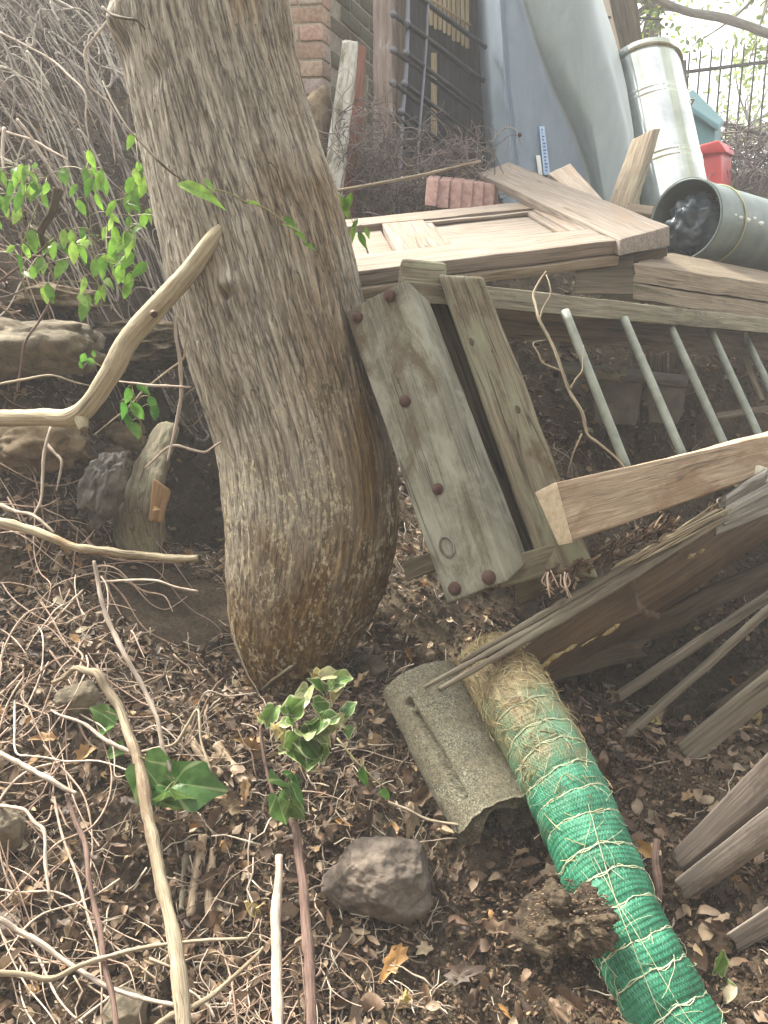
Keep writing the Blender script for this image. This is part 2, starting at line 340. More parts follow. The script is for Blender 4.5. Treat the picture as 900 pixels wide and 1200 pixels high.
f1 = noise(ns, ls, v, 9, 8, .65); f2 = noise(ns, ls, v, 90, 6, .7); f3 = noise(ns, ls, v, 2.2, 4, .6)
c = ramp(ns, ls, f1, [(.32, (.035, .026, .018)), (.52, (.085, .064, .043)), (.7, (.15, .115, .078))])
c = mix(ns, ls, ramp(ns, ls, f3, [(.5, g(0)), (.62, g(.6))]), c, (.15, .12, .078)); c = mix(ns, ls, 1.0, c, ramp(ns, ls, f2, [(.35, g(.5)), (.6, g(1.15))]), 'MULTIPLY')
f4 = noise(ns, ls, v, 300, 2, .5); c = mix(ns, ls, ramp(ns, ls, f4, [(.68, g(0)), (.74, g(.5))]), c, (.42, .36, .27))
ls.new(c, b.inputs['Base Color']); b.inputs['Roughness'].default_value = .95; b.inputs['Specular IOR Level'].default_value = .15
ls.new(bump(ns, ls, f2, .006, 1.0, bump(ns, ls, f1, .02, .6)), b.inputs['Normal']); M['soil'] = m
ground = MB().add(V, [np.stack([i + j, i + n1 + j, i + n1 + j + 1, i + j + 1], -1).reshape(-1, 4)]).build('ground', M['soil'], origin=np.zeros(3)); tag(ground, kind='structure')

# ------------------------------------------------------------------ the leaning tree
ed = [(-260,60,292,1.9),(-130,98,316,1.92),(0,133,337,1.94),(100,150,353,1.95),(190,168,377,1.95),(300,190,410,1.95),(400,215,432,1.95),(500,248,452,1.95),(560,258,463,1.95),(620,262,464,1.95),(690,262,443,1.95),(750,270,410,1.95),(800,292,378,1.96),(880,316,362,1.97)]
cl = crom([P((a + b_) / 2, y, d) for y, a, b_, d in ed], 60); rr = crom([[(b_ - a) / 2 * d / FPX * .985, 0, 0] for y, a, b_, d in ed], 60)[:, 0]
mT = len(cl); nT = 420; tg = nrm(np.gradient(cl, axis=0)); U = nrm(RT[None] - tg * (tg @ RT)[:, None]); W = np.cross(tg, U)
s = np.concatenate([[0], np.cumsum(np.linalg.norm(np.diff(cl, axis=0), axis=1))]); th = np.linspace(0, 2 * math.pi, nT, endpoint=False)
r0 = rr[:, None] + 0 * th[None]
cyl = np.stack([s[:, None] + 0 * r0, r0 * np.cos(th), r0 * np.sin(th)], -1)
big = fbm(cyl * np.array([1.6, 4.5, 4.5]), 3, 41)
flute = fbm(np.stack([cyl[..., 0] * .5, 7 * np.cos(th) + 0 * r0, 7 * np.sin(th) + 0 * r0], -1) * .35, 2, 44)
wv = cyl + .006 * np.stack([0 * r0, fbm(cyl * np.array([5, 9, 9]), 3, 51), fbm(cyl * np.array([5, 9, 9]), 3, 52)], -1)
tw = .22 * s[:, None]      # a slight spiral in the bark
ct, st_ = np.cos(tw), np.sin(tw); wy = wv[..., 1] * ct - wv[..., 2] * st_; wz = wv[..., 1] * st_ + wv[..., 2] * ct
fis = fbm(np.stack([wv[..., 0] * 4.0, wy * 95, wz * 95], -1), 4, 61); fis2 = fbm(np.stack([wv[..., 0] * 14, wy * 150, wz * 150], -1), 3, 65)
ridge = 1 - np.abs(fis) * 2.6
base = np.clip((s - s[-1] * .62) / (s[-1] * .38), 0, 1)[:, None]
depth = (.0048 * (1 - .85 * base)) * (-np.clip(ridge, -.3, 1)) + .0035 * fis2
rT = r0 * (1 + .05 * big + .05 * flute) + depth
for (kx, ky, kr, kh) in [(182,88,.030,-.016),(268,337,.030,.020),(262,345,.014,-.03),(140,25,.05,.03),(232,140,.02,-.008)]:
    # knots and branch scars: find the matching (s, theta)
    ray = nrm(P(kx, ky, 1) - CAM); Vt = cl[:, None] + rT[..., None] * (np.cos(th)[None, :, None] * U[:, None] + np.sin(th)[None, :, None] * W[:, None])
    dd = Vt[::4, ::4] - CAM; tt = dd @ ray; off = np.linalg.norm(dd - tt[..., None] * ray, axis=-1) + tt * .15; k = np.unravel_index(np.argmin(off), off.shape)
    c0 = Vt[k[0] * 4, k[1] * 4]; dist = np.linalg.norm(Vt - c0, axis=-1); rT = rT + kh * np.exp(-(dist / kr) ** 2)
V = cl[:, None] + rT[..., None] * (np.cos(th)[None, :, None] * U[:, None] + np.sin(th)[None, :, None] * W[:, None])
TRUNKV = V.copy()
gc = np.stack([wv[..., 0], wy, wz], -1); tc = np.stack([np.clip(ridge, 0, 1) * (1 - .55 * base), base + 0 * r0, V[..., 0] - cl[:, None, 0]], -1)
i = np.arange(mT - 1)[:, None] * nT; j = np.arange(nT)[None]; k = (j + 1) % nT
m, ns, ls, b = mat('fissured tree bark'); v = attr(ns); t = attr(ns, 'tc'); sp = ns.new('ShaderNodeSeparateXYZ'); ls.new(t, sp.inputs[0])
n1_ = noise(ns, ls, v, 95, 8, .7, .0, (.055, 1, 1)); n2_ = noise(ns, ls, v, 330, 4, .7, .0, (.22, 1, 1)); n7_ = noise(ns, ls, v, 30, 3, .55, .15, (.075, 1, 1)); n8_ = noise(ns, ls, v, 52, 3, .55, .1, (.09, 1, 1)); n3_ = noise(ns, ls, v, 6, 5, .6, .4, (.5, 1, 1)); n4_ = noise(ns, ls, v, 95, 4, .75, 0, (.55, 1, 1)); n5_ = noise(ns, ls, v, 9, 4, .7, 0, (.6, 1, 1))
up_ = ramp(ns, ls, n1_, [(.30, (.19, .165, .13)), (.48, (.31, .275, .22)), (.66, (.50, .465, .395))])
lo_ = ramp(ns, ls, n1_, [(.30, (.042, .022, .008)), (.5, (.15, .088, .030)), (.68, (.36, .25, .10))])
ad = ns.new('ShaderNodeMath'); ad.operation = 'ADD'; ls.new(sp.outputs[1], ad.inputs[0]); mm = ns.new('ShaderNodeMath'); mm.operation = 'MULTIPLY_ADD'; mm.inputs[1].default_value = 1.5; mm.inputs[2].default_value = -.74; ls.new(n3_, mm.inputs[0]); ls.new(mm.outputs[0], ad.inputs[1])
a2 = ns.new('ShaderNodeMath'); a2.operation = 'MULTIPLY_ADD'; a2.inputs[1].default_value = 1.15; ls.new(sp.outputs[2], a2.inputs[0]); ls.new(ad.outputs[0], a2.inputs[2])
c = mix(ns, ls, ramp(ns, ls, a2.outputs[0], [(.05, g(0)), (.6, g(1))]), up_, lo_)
c = mix(ns, ls, ramp(ns, ls, sp.outputs[0], [(.62, g(0)), (.95, g(.62))]), c, (.06, .044, .031))
cr1 = ramp(ns, ls, n7_, [(.478, g(0)), (.495, g(1)), (.512, g(0))]); cr2 = ramp(ns, ls, n8_, [(.482, g(0)), (.497, g(.8)), (.512, g(0))]); crk = mix(ns, ls, 1.0, cr1, cr2, 'LIGHTEN'); crk = mix(ns, ls, 1.0, crk, ramp(ns, ls, sp.outputs[1], [(.0, g(.6)), (.8, g(.3))]), 'MULTIPLY')
c = mix(ns, ls, crk, c, (.035, .026, .018))
# pale lichen crumbs, mostly in a band down the lower trunk
lm = ns.new('ShaderNodeMath'); lm.operation = 'MULTIPLY'; ls.new(ramp(ns, ls, n4_, [(.52, g(0)), (.60, g(1))]), lm.inputs[0]); ls.new(ramp(ns, ls, n5_, [(.44, g(0)), (.56, g(.95))]), lm.inputs[1])
lb = ns.new('ShaderNodeMath'); lb.operation = 'MULTIPLY'; ls.new(lm.outputs[0], lb.inputs[0]); ls.new(ramp(ns, ls, sp.outputs[1], [(.0, g(.12)), (.25, g(1))]), lb.inputs[1])
c = mix(ns, ls, lb.outputs[0], c, (.58, .52, .36))
c = mix(ns, ls, 1.0, c, ramp(ns, ls, n2_, [(.3, g(.78)), (.62, g(1.08))]), 'MULTIPLY')
ls.new(c, b.inputs['Base Color']); b.inputs['Roughness'].default_value = .85; b.inputs['Specular IOR Level'].default_value = .2
iv = ns.new('ShaderNodeInvert'); ls.new(crk, iv.inputs['Color']); ls.new(bump(ns, ls, iv.outputs[0], .005, 1.0, bump(ns, ls, n2_, .0018, .8, bump(ns, ls, n1_, .0036, .9))), b.inputs['Normal']); M['bark'] = m
tree = thing('tree', G(340, 800), 'big leaning tree with rough grey bark turning brown near its base', 'tree')
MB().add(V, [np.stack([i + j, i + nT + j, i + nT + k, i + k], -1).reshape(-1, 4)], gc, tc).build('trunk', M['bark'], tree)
def on_trunk(px, py, out=0.0):
    ray = nrm(P(px, py, 1) - CAM); dd = TRUNKV[::3, ::3] - CAM; tt = dd @ ray; off = np.linalg.norm(dd - tt[..., None] * ray, axis=-1) + tt * .12; k = np.unravel_index(np.argmin(off), off.shape)
    p = TRUNKV[k[0] * 3, k[1] * 3]; tt = (p - CAM) @ ray; return CAM + ray * (tt - out)

# ------------------------------------------------------------------ collapsed timber frame: post of two boards, rail, metal bars
fr = thing('broken_railing', P(560, 700, 1.85), 'collapsed mossy timber railing with bolted post and sloping grey metal bars', 'railing')
# bolted front board
f4 = [P(523,708,1.68), P(404,366,1.80), P(476,327,1.74), P(594,682,1.62)]; bk = [P(540,702,1.76), P(424,360,1.88), P(503,352,1.80), P(620,658,1.68)]
pb = MB().add(*g_box8(f4, bk, res=.012, rnd=.005, wob=.003, seed=3)).build('post_board', M['greywood'], fr)
nb = nrm(np.cross(f4[1] - f4[0], f4[3] - f4[0])); nb = nb if np.dot(nb, CAM - f4[0]) > 0 else -nb
def onboard(px, py):
    ray = nrm(P(px, py, 1) - CAM); return CAM + ray * (np.dot(f4[0] - CAM, nb) / np.dot(ray, nb))
for k_, (x, y, r) in enumerate([(419,372,.0125),(456,346,.0125),(474,470,.0120),(513,573,.0115),(533,690,.0145),(573,677,.0145)]):
    p = onboard(x, y); b_ = MB(); b_.add(*g_tube([p - nb * .006, p + nb * .002, p + nb * .0045, p + nb * .006], [r * .85, r * .85, r * .68, r * .3], n=14, sp=1, lump=.12, seed=k_)); b_.add(*g_tube([p - nb * .004, p + nb * .0025], [r * 1.15, r * 1.05], n=14, sp=1, lump=.1, seed=k_))
    b_.build('bolt', M['iron'], pb)
p = onboard(524, 641); b_ = MB(); th_ = np.linspace(0, 2 * math.pi, 20); e1 = nrm(f4[1] - f4[0]); e2 = np.cross(e1, nb)
b_.add(*g_tube([p + e1 * .022 * math.cos(a) + e2 * .015 * math.sin(a) + nb * .0005 for a in th_], .0032, n=8, sp=1, lump=.3, seed=5, cap=False)); kr = b_.build('knot_ring', M['driftwood'], pb)
# second, rotated post
f4b = [P(634,670,1.67), P(513,322,1.81), P(568,324,1.78), P(704,678,1.64)]; bkb = [P(632,668,1.76), P(514,325,1.92), P(546,330,1.92), P(680,676,1.78)]
ps = MB().add(*g_box8(f4b, bkb, res=.012, rnd=.009, wob=.004, seed=8)).build('post', M['mosswood'], fr)
nb2 = nrm(np.cross(f4b[1] - f4b[0], f4b[3] - f4b[0])); nb2 = nb2 if np.dot(nb2, CAM - f4b[0]) > 0 else -nb2
for x, y, a_ in [(553,401,.012),(577,412,.006),(607,480,.015)]:
    ray = nrm(P(x, y, 1) - CAM); p = CAM + ray * (np.dot(f4b[0] - CAM, nb2) / np.dot(ray, nb2)); ee = nrm(f4b[1] - f4b[0]); V_, F_, g_, t_ = g_blob((0, 0, 0), (1, 1, 1), 2, .2, 2, 4)
    V_ = p + V_[:, :1] * ee * a_ + V_[:, 1:2] * np.cross(ee, nb2) * a_ * .5 + V_[:, 2:] * nb2 * .003; MB().add(V_, F_).build('knot_hole', M['darkwood'], ps)
MB().add(*g_box8([P(600,668,1.75), P(480,350,1.88), P(540,346,1.90), P(664,655,1.75)], [P(602,668,1.80), P(484,350,1.93), P(544,346,1.95), P(668,655,1.80)], res=.015, wob=.003, seed=12)).build('inner_board', M['darkwood'], fr)
MB().add(*g_box8([P(476,354,1.80), P(560,360,1.86), P(560,338,1.86), P(476,330,1.80)], [P(480,354,1.90), P(565,360,1.95), P(565,338,1.95), P(480,330,1.90)], res=.015, wob=.002, seed=14)).build('top_block', M['railwood'], fr)
MB().add(*g_box8([P(586,690,1.67), P(668,664,1.67), P(662,634,1.67), P(588,655,1.67)], [P(586,690,1.77), P(668,664,1.77), P(662,634,1.77), P(588,655,1.77)], res=.015, wob=.003, seed=15)).build('bottom_block', M['mosswood'], fr)
MB().add(*g_box8([P(606,712,1.74), P(650,692,1.74), P(640,655,1.74), P(600,665,1.74)], [P(606,708,1.84), P(650,688,1.84), P(640,655,1.84), P(600,665,1.84)], res=.012, rnd=.008, wob=.004, seed=16)).build('foot_block', M['mosswood'], fr)
MB().add(*g_box8([P(465,345,1.84), P(523,345,1.86), P(524,308,1.86), P(470,303,1.84)], [P(465,345,1.98), P(523,345,2.0), P(524,308,2.0), P(470,303,1.98)], res=.012, rnd=.012, wob=.005, seed=17)).build('post_stub', M['mosswood'], fr)
MB().add(*g_box8([P(476,682,1.86), P(512,668,1.84), P(508,645,1.84), P(472,660,1.86)], [P(476,682,1.95), P(512,668,1.95), P(508,645,1.95), P(472,660,1.95)], res=.012, rnd=.006, wob=.004, seed=18)).build('lower_block', M['mosswood'], fr)
# top rail: front board and the wide board under it
MB().add(*g_box8([P(560,360,1.93), P(960,396,2.95), P(960,380,2.95), P(560,334,1.93)], [P(560,362,2.02), P(960,397,3.06), P(960,380,3.06), P(560,336,2.02)], res=.015, wob=.003, seed=21)).build('top_rail', M['railwood'], fr)
MB().add(*g_box8([P(562,392,2.04), P(960,428,3.08), P(960,397,3.08), P(562,360,2.04)], [P(562,392,2.08), P(960,428,3.12), P(960,397,3.12), P(562,360,2.08)], res=.02, wob=.003, seed=22)).build('under_rail', M['darkwood'], fr)
bars = [((664,370,2.07),(735,550,1.93)),((733,378,2.25),(801,536,2.08)),((786,384,2.43),(851,526,2.24)),((832,386,2.60),(891,514,2.40)),((872,392,2.78),(926,505,2.55)),((908,396,2.93),(958,498,2.68))]
for a_, b_ in bars:
    A_, B_ = P(*a_), P(*b_); B_ = B_ + (B_ - A_) * .06; k_ = bars.index((a_, b_)) + 30
    MB().add(*g_tube([A_ - (B_ - A_) * .03, A_ * .6 + B_ * .4, B_], .0125, n=12, sp=6, seed=k_)).build('bar', M['greybar'], fr)
# fresh-looking tan beam
bm_ = MB().add(*g_box8([P(671,636,1.55), P(960,530,2.14), P(960,497,2.14), P(652,565,1.55)], [P(656,639,1.585), P(962,534,2.20), P(955,490,2.22), P(628,577,1.61)], res=.014, rnd=.004, wob=.003, seed=25)).build('timber_beam', M['tanwood'])
tag(bm_, 'thick bare tan timber beam with a clean sawn end resting on the mossy post', 'beam')

# ------------------------------------------------------------------ old panel door lying on the heap
A_, B_, C_, D_ = P(352,326,2.12), P(726,281,2.42), P(637,234,3.02), P(352,262,2.78)
dn = nrm(np.cross(B_ - A_, D_ - A_)); dn = dn if dn[2] > 0 else -dn
def DP(u, v, h=0.0): return A_ * (1 - u) * (1 - v) + B_ * u * (1 - v) + C_ * u * v + D_ * (1 - u) * v + dn * h
def dslab(u0, v0, u1, v1, h0, h1, seed, along='u', **k):
    c = [(u0, v0), (u1, v0), (u1, v1), (u0, v1)] if along == 'u' else [(u0, v0), (u0, v1), (u1, v1), (u1, v0)]
    return g_box8([DP(*q_, h1) for q_ in c], [DP(*q_, h0) for q_ in c], seed=seed, **k)
door = thing('panel_door', P(560, 310, 2.5), 'old sun bleached panelled wooden door lying flat on the timber heap', 'door')
kw = dict(res=.02, rnd=.003, wob=.003)
MB().add(*dslab(0, 0, 1, .26, -.042, 0, 41, **kw)).build('stile', M['doorwood'], door)
MB().add(*dslab(0, .82, 1, 1, -.042, 0, 42, **kw)).build('stile', M['doorwood'], door)
MB().add(*dslab(.30, .262, .46, .818, -.04, -.001, 43, 'v', **kw)).build('rail', M['doorwood'], door)
MB().add(*dslab(.905, .262, 1, .818, -.04, -.001, 44, 'v', **kw)).build('rail', M['doorwood'], door)
MB().add(*dslab(0, .262, .10, .818, -.04, -.001, 45, 'v', **kw)).build('rail', M['doorwood'], door)
pn_ = MB()
for (u0, u1) in ((.46, .905),):
    MB().add(*dslab(u0, .262, u1, .818, -.03, -.022, 46, **kw)).build('panel', M['doorwood'], door)
    mo = MB()
    for a_ in ((u0, .262, u1, .30), (u0, .78, u1, .818)): mo.add(*dslab(*a_, -.02, -.008, 47, **kw))
    for a_ in ((u0, .302, u0 + .03, .778), (u1 - .03, .302, u1, .778)): mo.add(*dslab(*a_, -.02, -.008, 48, 'v', **kw))
    mo.build('moulding', M['doorwood'], door)
MB().add(*dslab(.102, .262, .215, .818, -.03, -.018, 49, **kw)).build('panel', M['doorwood'], door)
MB().add(*dslab(.222, .262, .298, .818, -.034, -.022, 50, **kw)).build('panel', M['doorwood'], door)
MB().add(*dslab(0, -.02, 1, .10, -.075, -.0455, 51, **kw)).build('edge_board', M['plankwood'], door)
b1 = MB().add(*g_box8([P(727,281,2.40), P(560,203,3.28), P(596,190,3.36), P(785,265,2.62)], [P(727,300,2.40), P(562,212,3.29), P(598,196,3.37), P(785,288,2.63)], res=.02, wob=.003, rnd=.003, seed=55)).build('broad_board', M['doorwood'])
tag(b1, 'broad pale grey board lying slantwise across the far corner of the old door', 'board')
b1 = MB().add(*g_box8([P(700,304,2.50), P(782,290,2.64), P(760,292,3.0), P(690,296,3.0)], [P(700,320,2.52), P(782,300,2.66), P(760,300,3.0), P(690,306,3.0)], res=.02, seed=56)).build('short_board', M['darkwood'])
tag(b1, 'short dark board wedged under the slanting board beside the old door', 'board')
b1 = MB().add(*g_box8([P(674,345,2.35), P(742,345,2.42), P(742,300,2.50), P(674,300,2.45)], [P(674,345,2.75), P(742,345,2.8), P(742,300,2.8), P(674,300,2.75)], res=.02, seed=57)).build('timber_block', M['darkwood'])
tag(b1, 'dark square timber block holding up the corner of the old door', 'timber block')
b1 = MB().add(*g_box8([P(740,330,2.45), P(960,362,3.05), P(960,342,3.05), P(740,308,2.45)], [P(790,322,2.85), P(960,350,3.4), P(960,330,3.4), P(785,296,2.85)], res=.02, wob=.004, rnd=.003, seed=58, chew=.02)).build('plank', M['plankwood'])
tag(b1, 'pale brown plank with a jagged end, upper of two stacked above the mossy rail', 'plank')
b1 = MB().add(*g_box8([P(742,350,2.46), P(960,386,3.06), P(960,365,3.06), P(742,332,2.46)], [P(790,340,2.85), P(960,372,3.4), P(960,352,3.4), P(785,324,2.85)], res=.02, wob=.004, rnd=.003, seed=59)).build('plank', M['plankwood'])
tag(b1, 'pale brown plank under another, lower of two stacked above the mossy rail', 'plank')
b1 = MB().add(*g_box8([P(700,350,2.4), P(800,360,2.6), P(800,349,2.6), P(745,333,2.45)], [P(700,350,2.6), P(800,358,2.8), P(800,350,2.8), P(745,333,2.65)], res=.015, wob=.004, seed=60)).build('wood_offcut', M['mosswood'])
tag(b1, 'thin brown wood offcut lying on the mossy rail below the stacked planks', 'wood offcut')

# ------------------------------------------------------------------ rotten beam with splinters
rb = thing('rotten_beam', P(640, 790, 1.7), 'long rotten brown beam split into splinters above the green netted roll', 'beam')
f4 = [P(610,800,1.62), P(905,612,1.98), P(880,560,1.95), P(600,770,1.58)]
MB().add(*g_box8([P(600,795,1.62), P(760,712,1.78), P(740,655,1.74), P(585,785,1.585)], [P(640,800,1.72), P(780,725,1.88), P(760,655,1.86), P(600,775,1.68)], res=.012, wob=.006, rnd=.012, seed=61, chew=.03)).build('beam_core', M['rotwood'], rb)
MB().add(*g_box8([P(745,716,1.77), P(935,590,2.02), P(905,545,1.98), P(730,662,1.735)], [P(770,722,1.87), P(950,600,2.10), P(915,545,2.08), P(745,660,1.85)], res=.012, wob=.006, rnd=.012, seed=62)).build('beam_core', M['rotwood'], rb)
b_ = MB()
for k_, (x0, y0, x1, y1, w_) in enumerate([(843,592,905,552,.012),(846,602,915,566,.014),(842,612,912,580,.014),(838,622,905,596,.012),(850,597,900,560,.010)]):
    b_.add(*g_box8(*(lambda a, c: ([a - UP * w_, c - UP * w_, c + UP * w_, a + UP * w_], [a - UP * w_ + FW * .03, c - UP * w_ + FW * .03, c + UP * w_ + FW * .03, a + UP * w_ + FW * .03]))(P(x0, y0, 1.87 + k_ * .003), P(x1, y1, 1.93 + k_ * .003)), res=.01, rnd=.003, wob=.004, seed=70 + k_, chew=.02))
b_.build('grey_split_end', M['driftwood'], rb)
for k_, (x0, y0, d0, x1, y1, d1, w_, t_) in enumerate([(497,806,1.50,850,600,1.86,.010,.006),(515,808,1.50,846,608,1.85,.012,.006),(540,776,1.55,835,602,1.84,.010,.005),(610,740,1.62,800,628,1.80,.007,.005)]):
    a_, c_ = P(x0, y0, d0), P(x1, y1, d1); mid = (a_ + c_) / 2 + np.array([0, 0, -.012 + .005 * k_])
    MB().add(*g_tube([a_, mid, c_], [w_ * .45, w_, w_ * .8], n=7, sp=14, lump=.35, seed=80 + k_)).build('splinter', M['batten'] if k_ < 3 else M['rotwood'], rb)
for k_ in range(16):
    x0 = random.uniform(715, 760); y0 = 668 - (x0 - 715) * .42 + random.uniform(-5, 5); x1 = random.uniform(820, 850); y1 = 606 + random.uniform(-8, 4)
    a_, c_ = P(x0, y0, 1.68 + (x0 - 715) / 900), P(x1, y1, 1.83)
    MB().add(*g_tube([a_, (a_ + c_) / 2 + np.array([0, 0, random.uniform(-.006, .006)]), c_, c_ + (c_ - a_) * .1 + np.array([0, 0, random.uniform(-.02, .015)])], [.0012, .0026, .0022, .001], n=5, sp=5, seed=90 + k_)).build('splinter', M['straw'], rb)
b_ = MB(); b_.add(*g_box8([P(856,566,1.90), P(930,618,2.0), P(945,560,2.04), P(868,540,1.93)], [P(856,566,1.93), P(930,618,2.03), P(945,560,2.07), P(868,540,1.96)], res=.01, rnd=.006, wob=.012, seed=103))
M['birch'] = plain('flaky pale bark', (.30, .26, .17), .8, 0, (.66, .62, .48), 30, .003); b_.build('bark_flap', M['birch'], rb)
b_ = MB()
for k_, (x, y, l, w_) in enumerate([(650,770,.05,.009),(668,760,.04,.007),(714,740,.045,.008),(722,734,.025,.007),(640,778,.03,.008),(810,652,.03,.008),(822,646,.022,.006),(690,752,.05,.003)]):
    d_ = 1.585 + (x - 600) / 900; a_ = P(x, y, d_ + .0); e_ = nrm(P(905,612,1.98) - P(610,790,1.62)); b_.add(*g_tube([a_ - e_ * l / 2, a_, a_ + e_ * l / 2], [w_ * .2, w_, w_ * .25], n=7, sp=5, lump=.4, seed=110 + k_, flat=.6))
M['yellowrot'] = plain('yellow crumbling wood', (.15, .10, .035), .9, 0, (.40, .32, .15), 90, .002); b_.build('yellow_wood_flake', M['yellowrot'], rb)
# second board beneath it, widened out of sight to shade the hollow
b1 = MB().add(*g_box8([P(640,796,1.74), P(960,592,2.14), P(940,575,2.16), P(640,780,1.74)], [P(650,780,2.35), P(965,590,3.0), P(960,575,3.0), P(650,770,2.35)], res=.02, wob=.006, seed=65)).build('shade_board', M['darkwood']); tag(b1, 'dark board under the rotten beam, widened out of sight to shade the hollow', 'board')

# ------------------------------------------------------------------ battens and worn pickets on the right
def bt(name, a, b_, w_, t_, m_, seed, label, cat, wd=UP, group=None):
    o = MB().add(*g_beam(P(*a), P(*b_), w_, t_, wd, res=.012, rnd=.003, wob=.003, seed=seed, chew=.02)).build(name, m_); return tag(o, label, cat, group)
bt('batten', (716,822,1.82), (960,658,1.95), .020, .022, M['batten'], 121, 'thin grey batten, upper of the two slanting across the dark hollow', 'batten')
bt('batten', (728,868,1.72), (960,662,1.84), .016, .018, M['batten'], 122, 'thin brown batten, lower of the two slanting across the dark hollow', 'batten')
bt('brown_board', (795,890,1.66), (980,740,1.72), .055, .02, M['batten'], 123, 'dull brown board half buried in leaves below the two thin battens', 'board')
def picket(f, b_, seed, label):
    o = MB().add(*g_box8([P(*c) for c in f], [P(*c) for c in b_], res=.010, rnd=.005, wob=.0025, seed=seed, chew=.012)).build('picket', M['picket']); return tag(o, label, 'picket', 'worn grey pickets lying on the slope')
picket([(796,1020,1.37),(960,888,1.27),(960,816,1.27),(785,1000,1.37)], [(801,1024,1.42),(965,898,1.32),(965,834,1.33),(793,1004,1.42)], 131, 'worn grey picket, topmost of the three lying at the right edge')
picket([(800,1057,1.33),(960,945,1.22),(960,895,1.22),(787,1034,1.33)], [(806,1059,1.37),(965,952,1.27),(965,905,1.27),(793,1036,1.37)], 132, 'worn grey picket with a notched tip, middle of the three at the right edge')
picket([(862,1120,1.25),(980,1050,1.17),(975,1008,1.17),(848,1096,1.25)], [(868,1123,1.30),(985,1055,1.21),(980,1014,1.21),(854,1099,1.30)], 133, 'worn grey picket, lowest of the three at the right edge beside a variegated leaf')

# ------------------------------------------------------------------ speckled half pipe and green netted roll
ax = [P(494,800,1.68), P(530,870,1.57), P(584,962,1.44)]
c = crom(ax, 30); tg = nrm(np.gradient(c, axis=0)); e1 = nrm(RT - tg * (tg @ RT)[:, None]); e2 = np.cross(tg, e1); e2 = np.where((e2 @ (CAM - c[0]))[:, None] > 0, e2, -e2)
th = np.linspace(R(-75), R(250), 84); s = np.concatenate([[0], np.cumsum(np.linalg.norm(np.diff(c, axis=0), axis=1))]); L_ = s[-1]
def shell(ro, sd):
    q = np.stack([s[:, None] + 0 * th, ro * np.cos(th)[None] + 0 * s[:, None], ro * np.sin(th)[None] + 0 * s[:, None]], -1)
    r = ro * (1 + .05 * fbm(q * 9, 3, sd) + .02 * fbm(q * 60, 2, sd)); V = c[:, None] + r[..., None] * (1.1 * np.cos(th)[None, :, None] * e1[:, None] + .8 * np.sin(th)[None, :, None] * e2[:, None])
    rag = (s / L_ > .9)[:, None] * ((s / L_ - .9) * 10)[:, None]; V = V + tg[:, None] * (.03 * rag * fbm(q * 22 * np.array([0, 1, 1]), 3, 5))[..., None]
    return V, q
Vo, qo = shell(.079, 3); Vi, qi = shell(.043, 3)
crack = np.exp(-((np.degrees(th)[None] - 128 + 9 * fbm(qo * 9, 2, 6)) / 4.0) ** 2) * ((s / L_ > .18) & (s / L_ < .88))[:, None] * np.clip(fbm(qo * np.array([26, 0, 0]), 2, 9) * 4 + 1.6, 0, 1); Vo = Vo - (crack * .030)[..., None] * (np.cos(th)[None, :, None] * e1[:, None] + np.sin(th)[None, :, None] * e2[:, None])
def gridq(a, b_, off=0, flip=False):
    i = np.arange(a - 1)[:, None] * b_; j = np.arange(b_ - 1)[None]; q = np.stack([i + j, i + b_ + j, i + b_ + j + 1, i + j + 1], -1).reshape(-1, 4) + off; return q[:, ::-1] if flip else q
mP, nP = len(c), len(th); b_ = MB(); N_ = mP * nP; V_ = np.vstack([Vo.reshape(-1, 3), Vi.reshape(-1, 3)])
rim = [];
for i_ in range(nP - 1): rim += [[(mP - 1) * nP + i_, (mP - 1) * nP + i_ + 1, N_ + (mP - 1) * nP + i_ + 1, N_ + (mP - 1) * nP + i_], [i_, i_ + 1, N_ + i_ + 1, N_ + i_]]
for i_ in range(mP - 1): rim += [[i_ * nP, (i_ + 1) * nP, N_ + (i_ + 1) * nP, N_ + i_ * nP], [i_ * nP + nP - 1, (i_ + 1) * nP + nP - 1, N_ + (i_ + 1) * nP + nP - 1, N_ + i_ * nP + nP - 1]]
b_.add(V_, [gridq(mP, nP), gridq(mP, nP, N_, True), rim], np.vstack([qo.reshape(-1, 3), qi.reshape(-1, 3)]))
m, ns, ls, bb = mat('speckled mineral felt'); v = attr(ns); f = noise(ns, ls, v, 330, 3, .7); f2 = noise(ns, ls, v, 14, 5, .6); f3 = noise(ns, ls, v, 110, 4, .7)
cc = ramp(ns, ls, f, [(.34, (.045, .042, .03)), (.5, (.16, .15, .105)), (.62, (.27, .26, .19)), (.72, (.46, .44, .34))]); cc = mix(ns, ls, ramp(ns, ls, f2, [(.4, g(0)), (.65, g(.65))]), cc, (.13, .105, .062)); cc = mix(ns, ls, 1.0, cc, ramp(ns, ls, f3, [(.3, g(.5)), (.6, g(1.1))]), 'MULTIPLY')
ls.new(cc, bb.inputs['Base Color']); bb.inputs['Roughness'].default_value = .95; ls.new(bump(ns, ls, f, .002, 1.0, bump(ns, ls, f3, .004, .8)), bb.inputs['Normal']); M['felt'] = m
o = b_.build('curled_felt', M['felt']); tag(o, 'speckled grey cracked half tube with a hollow dark lower end beside the green roll', 'curled felt')

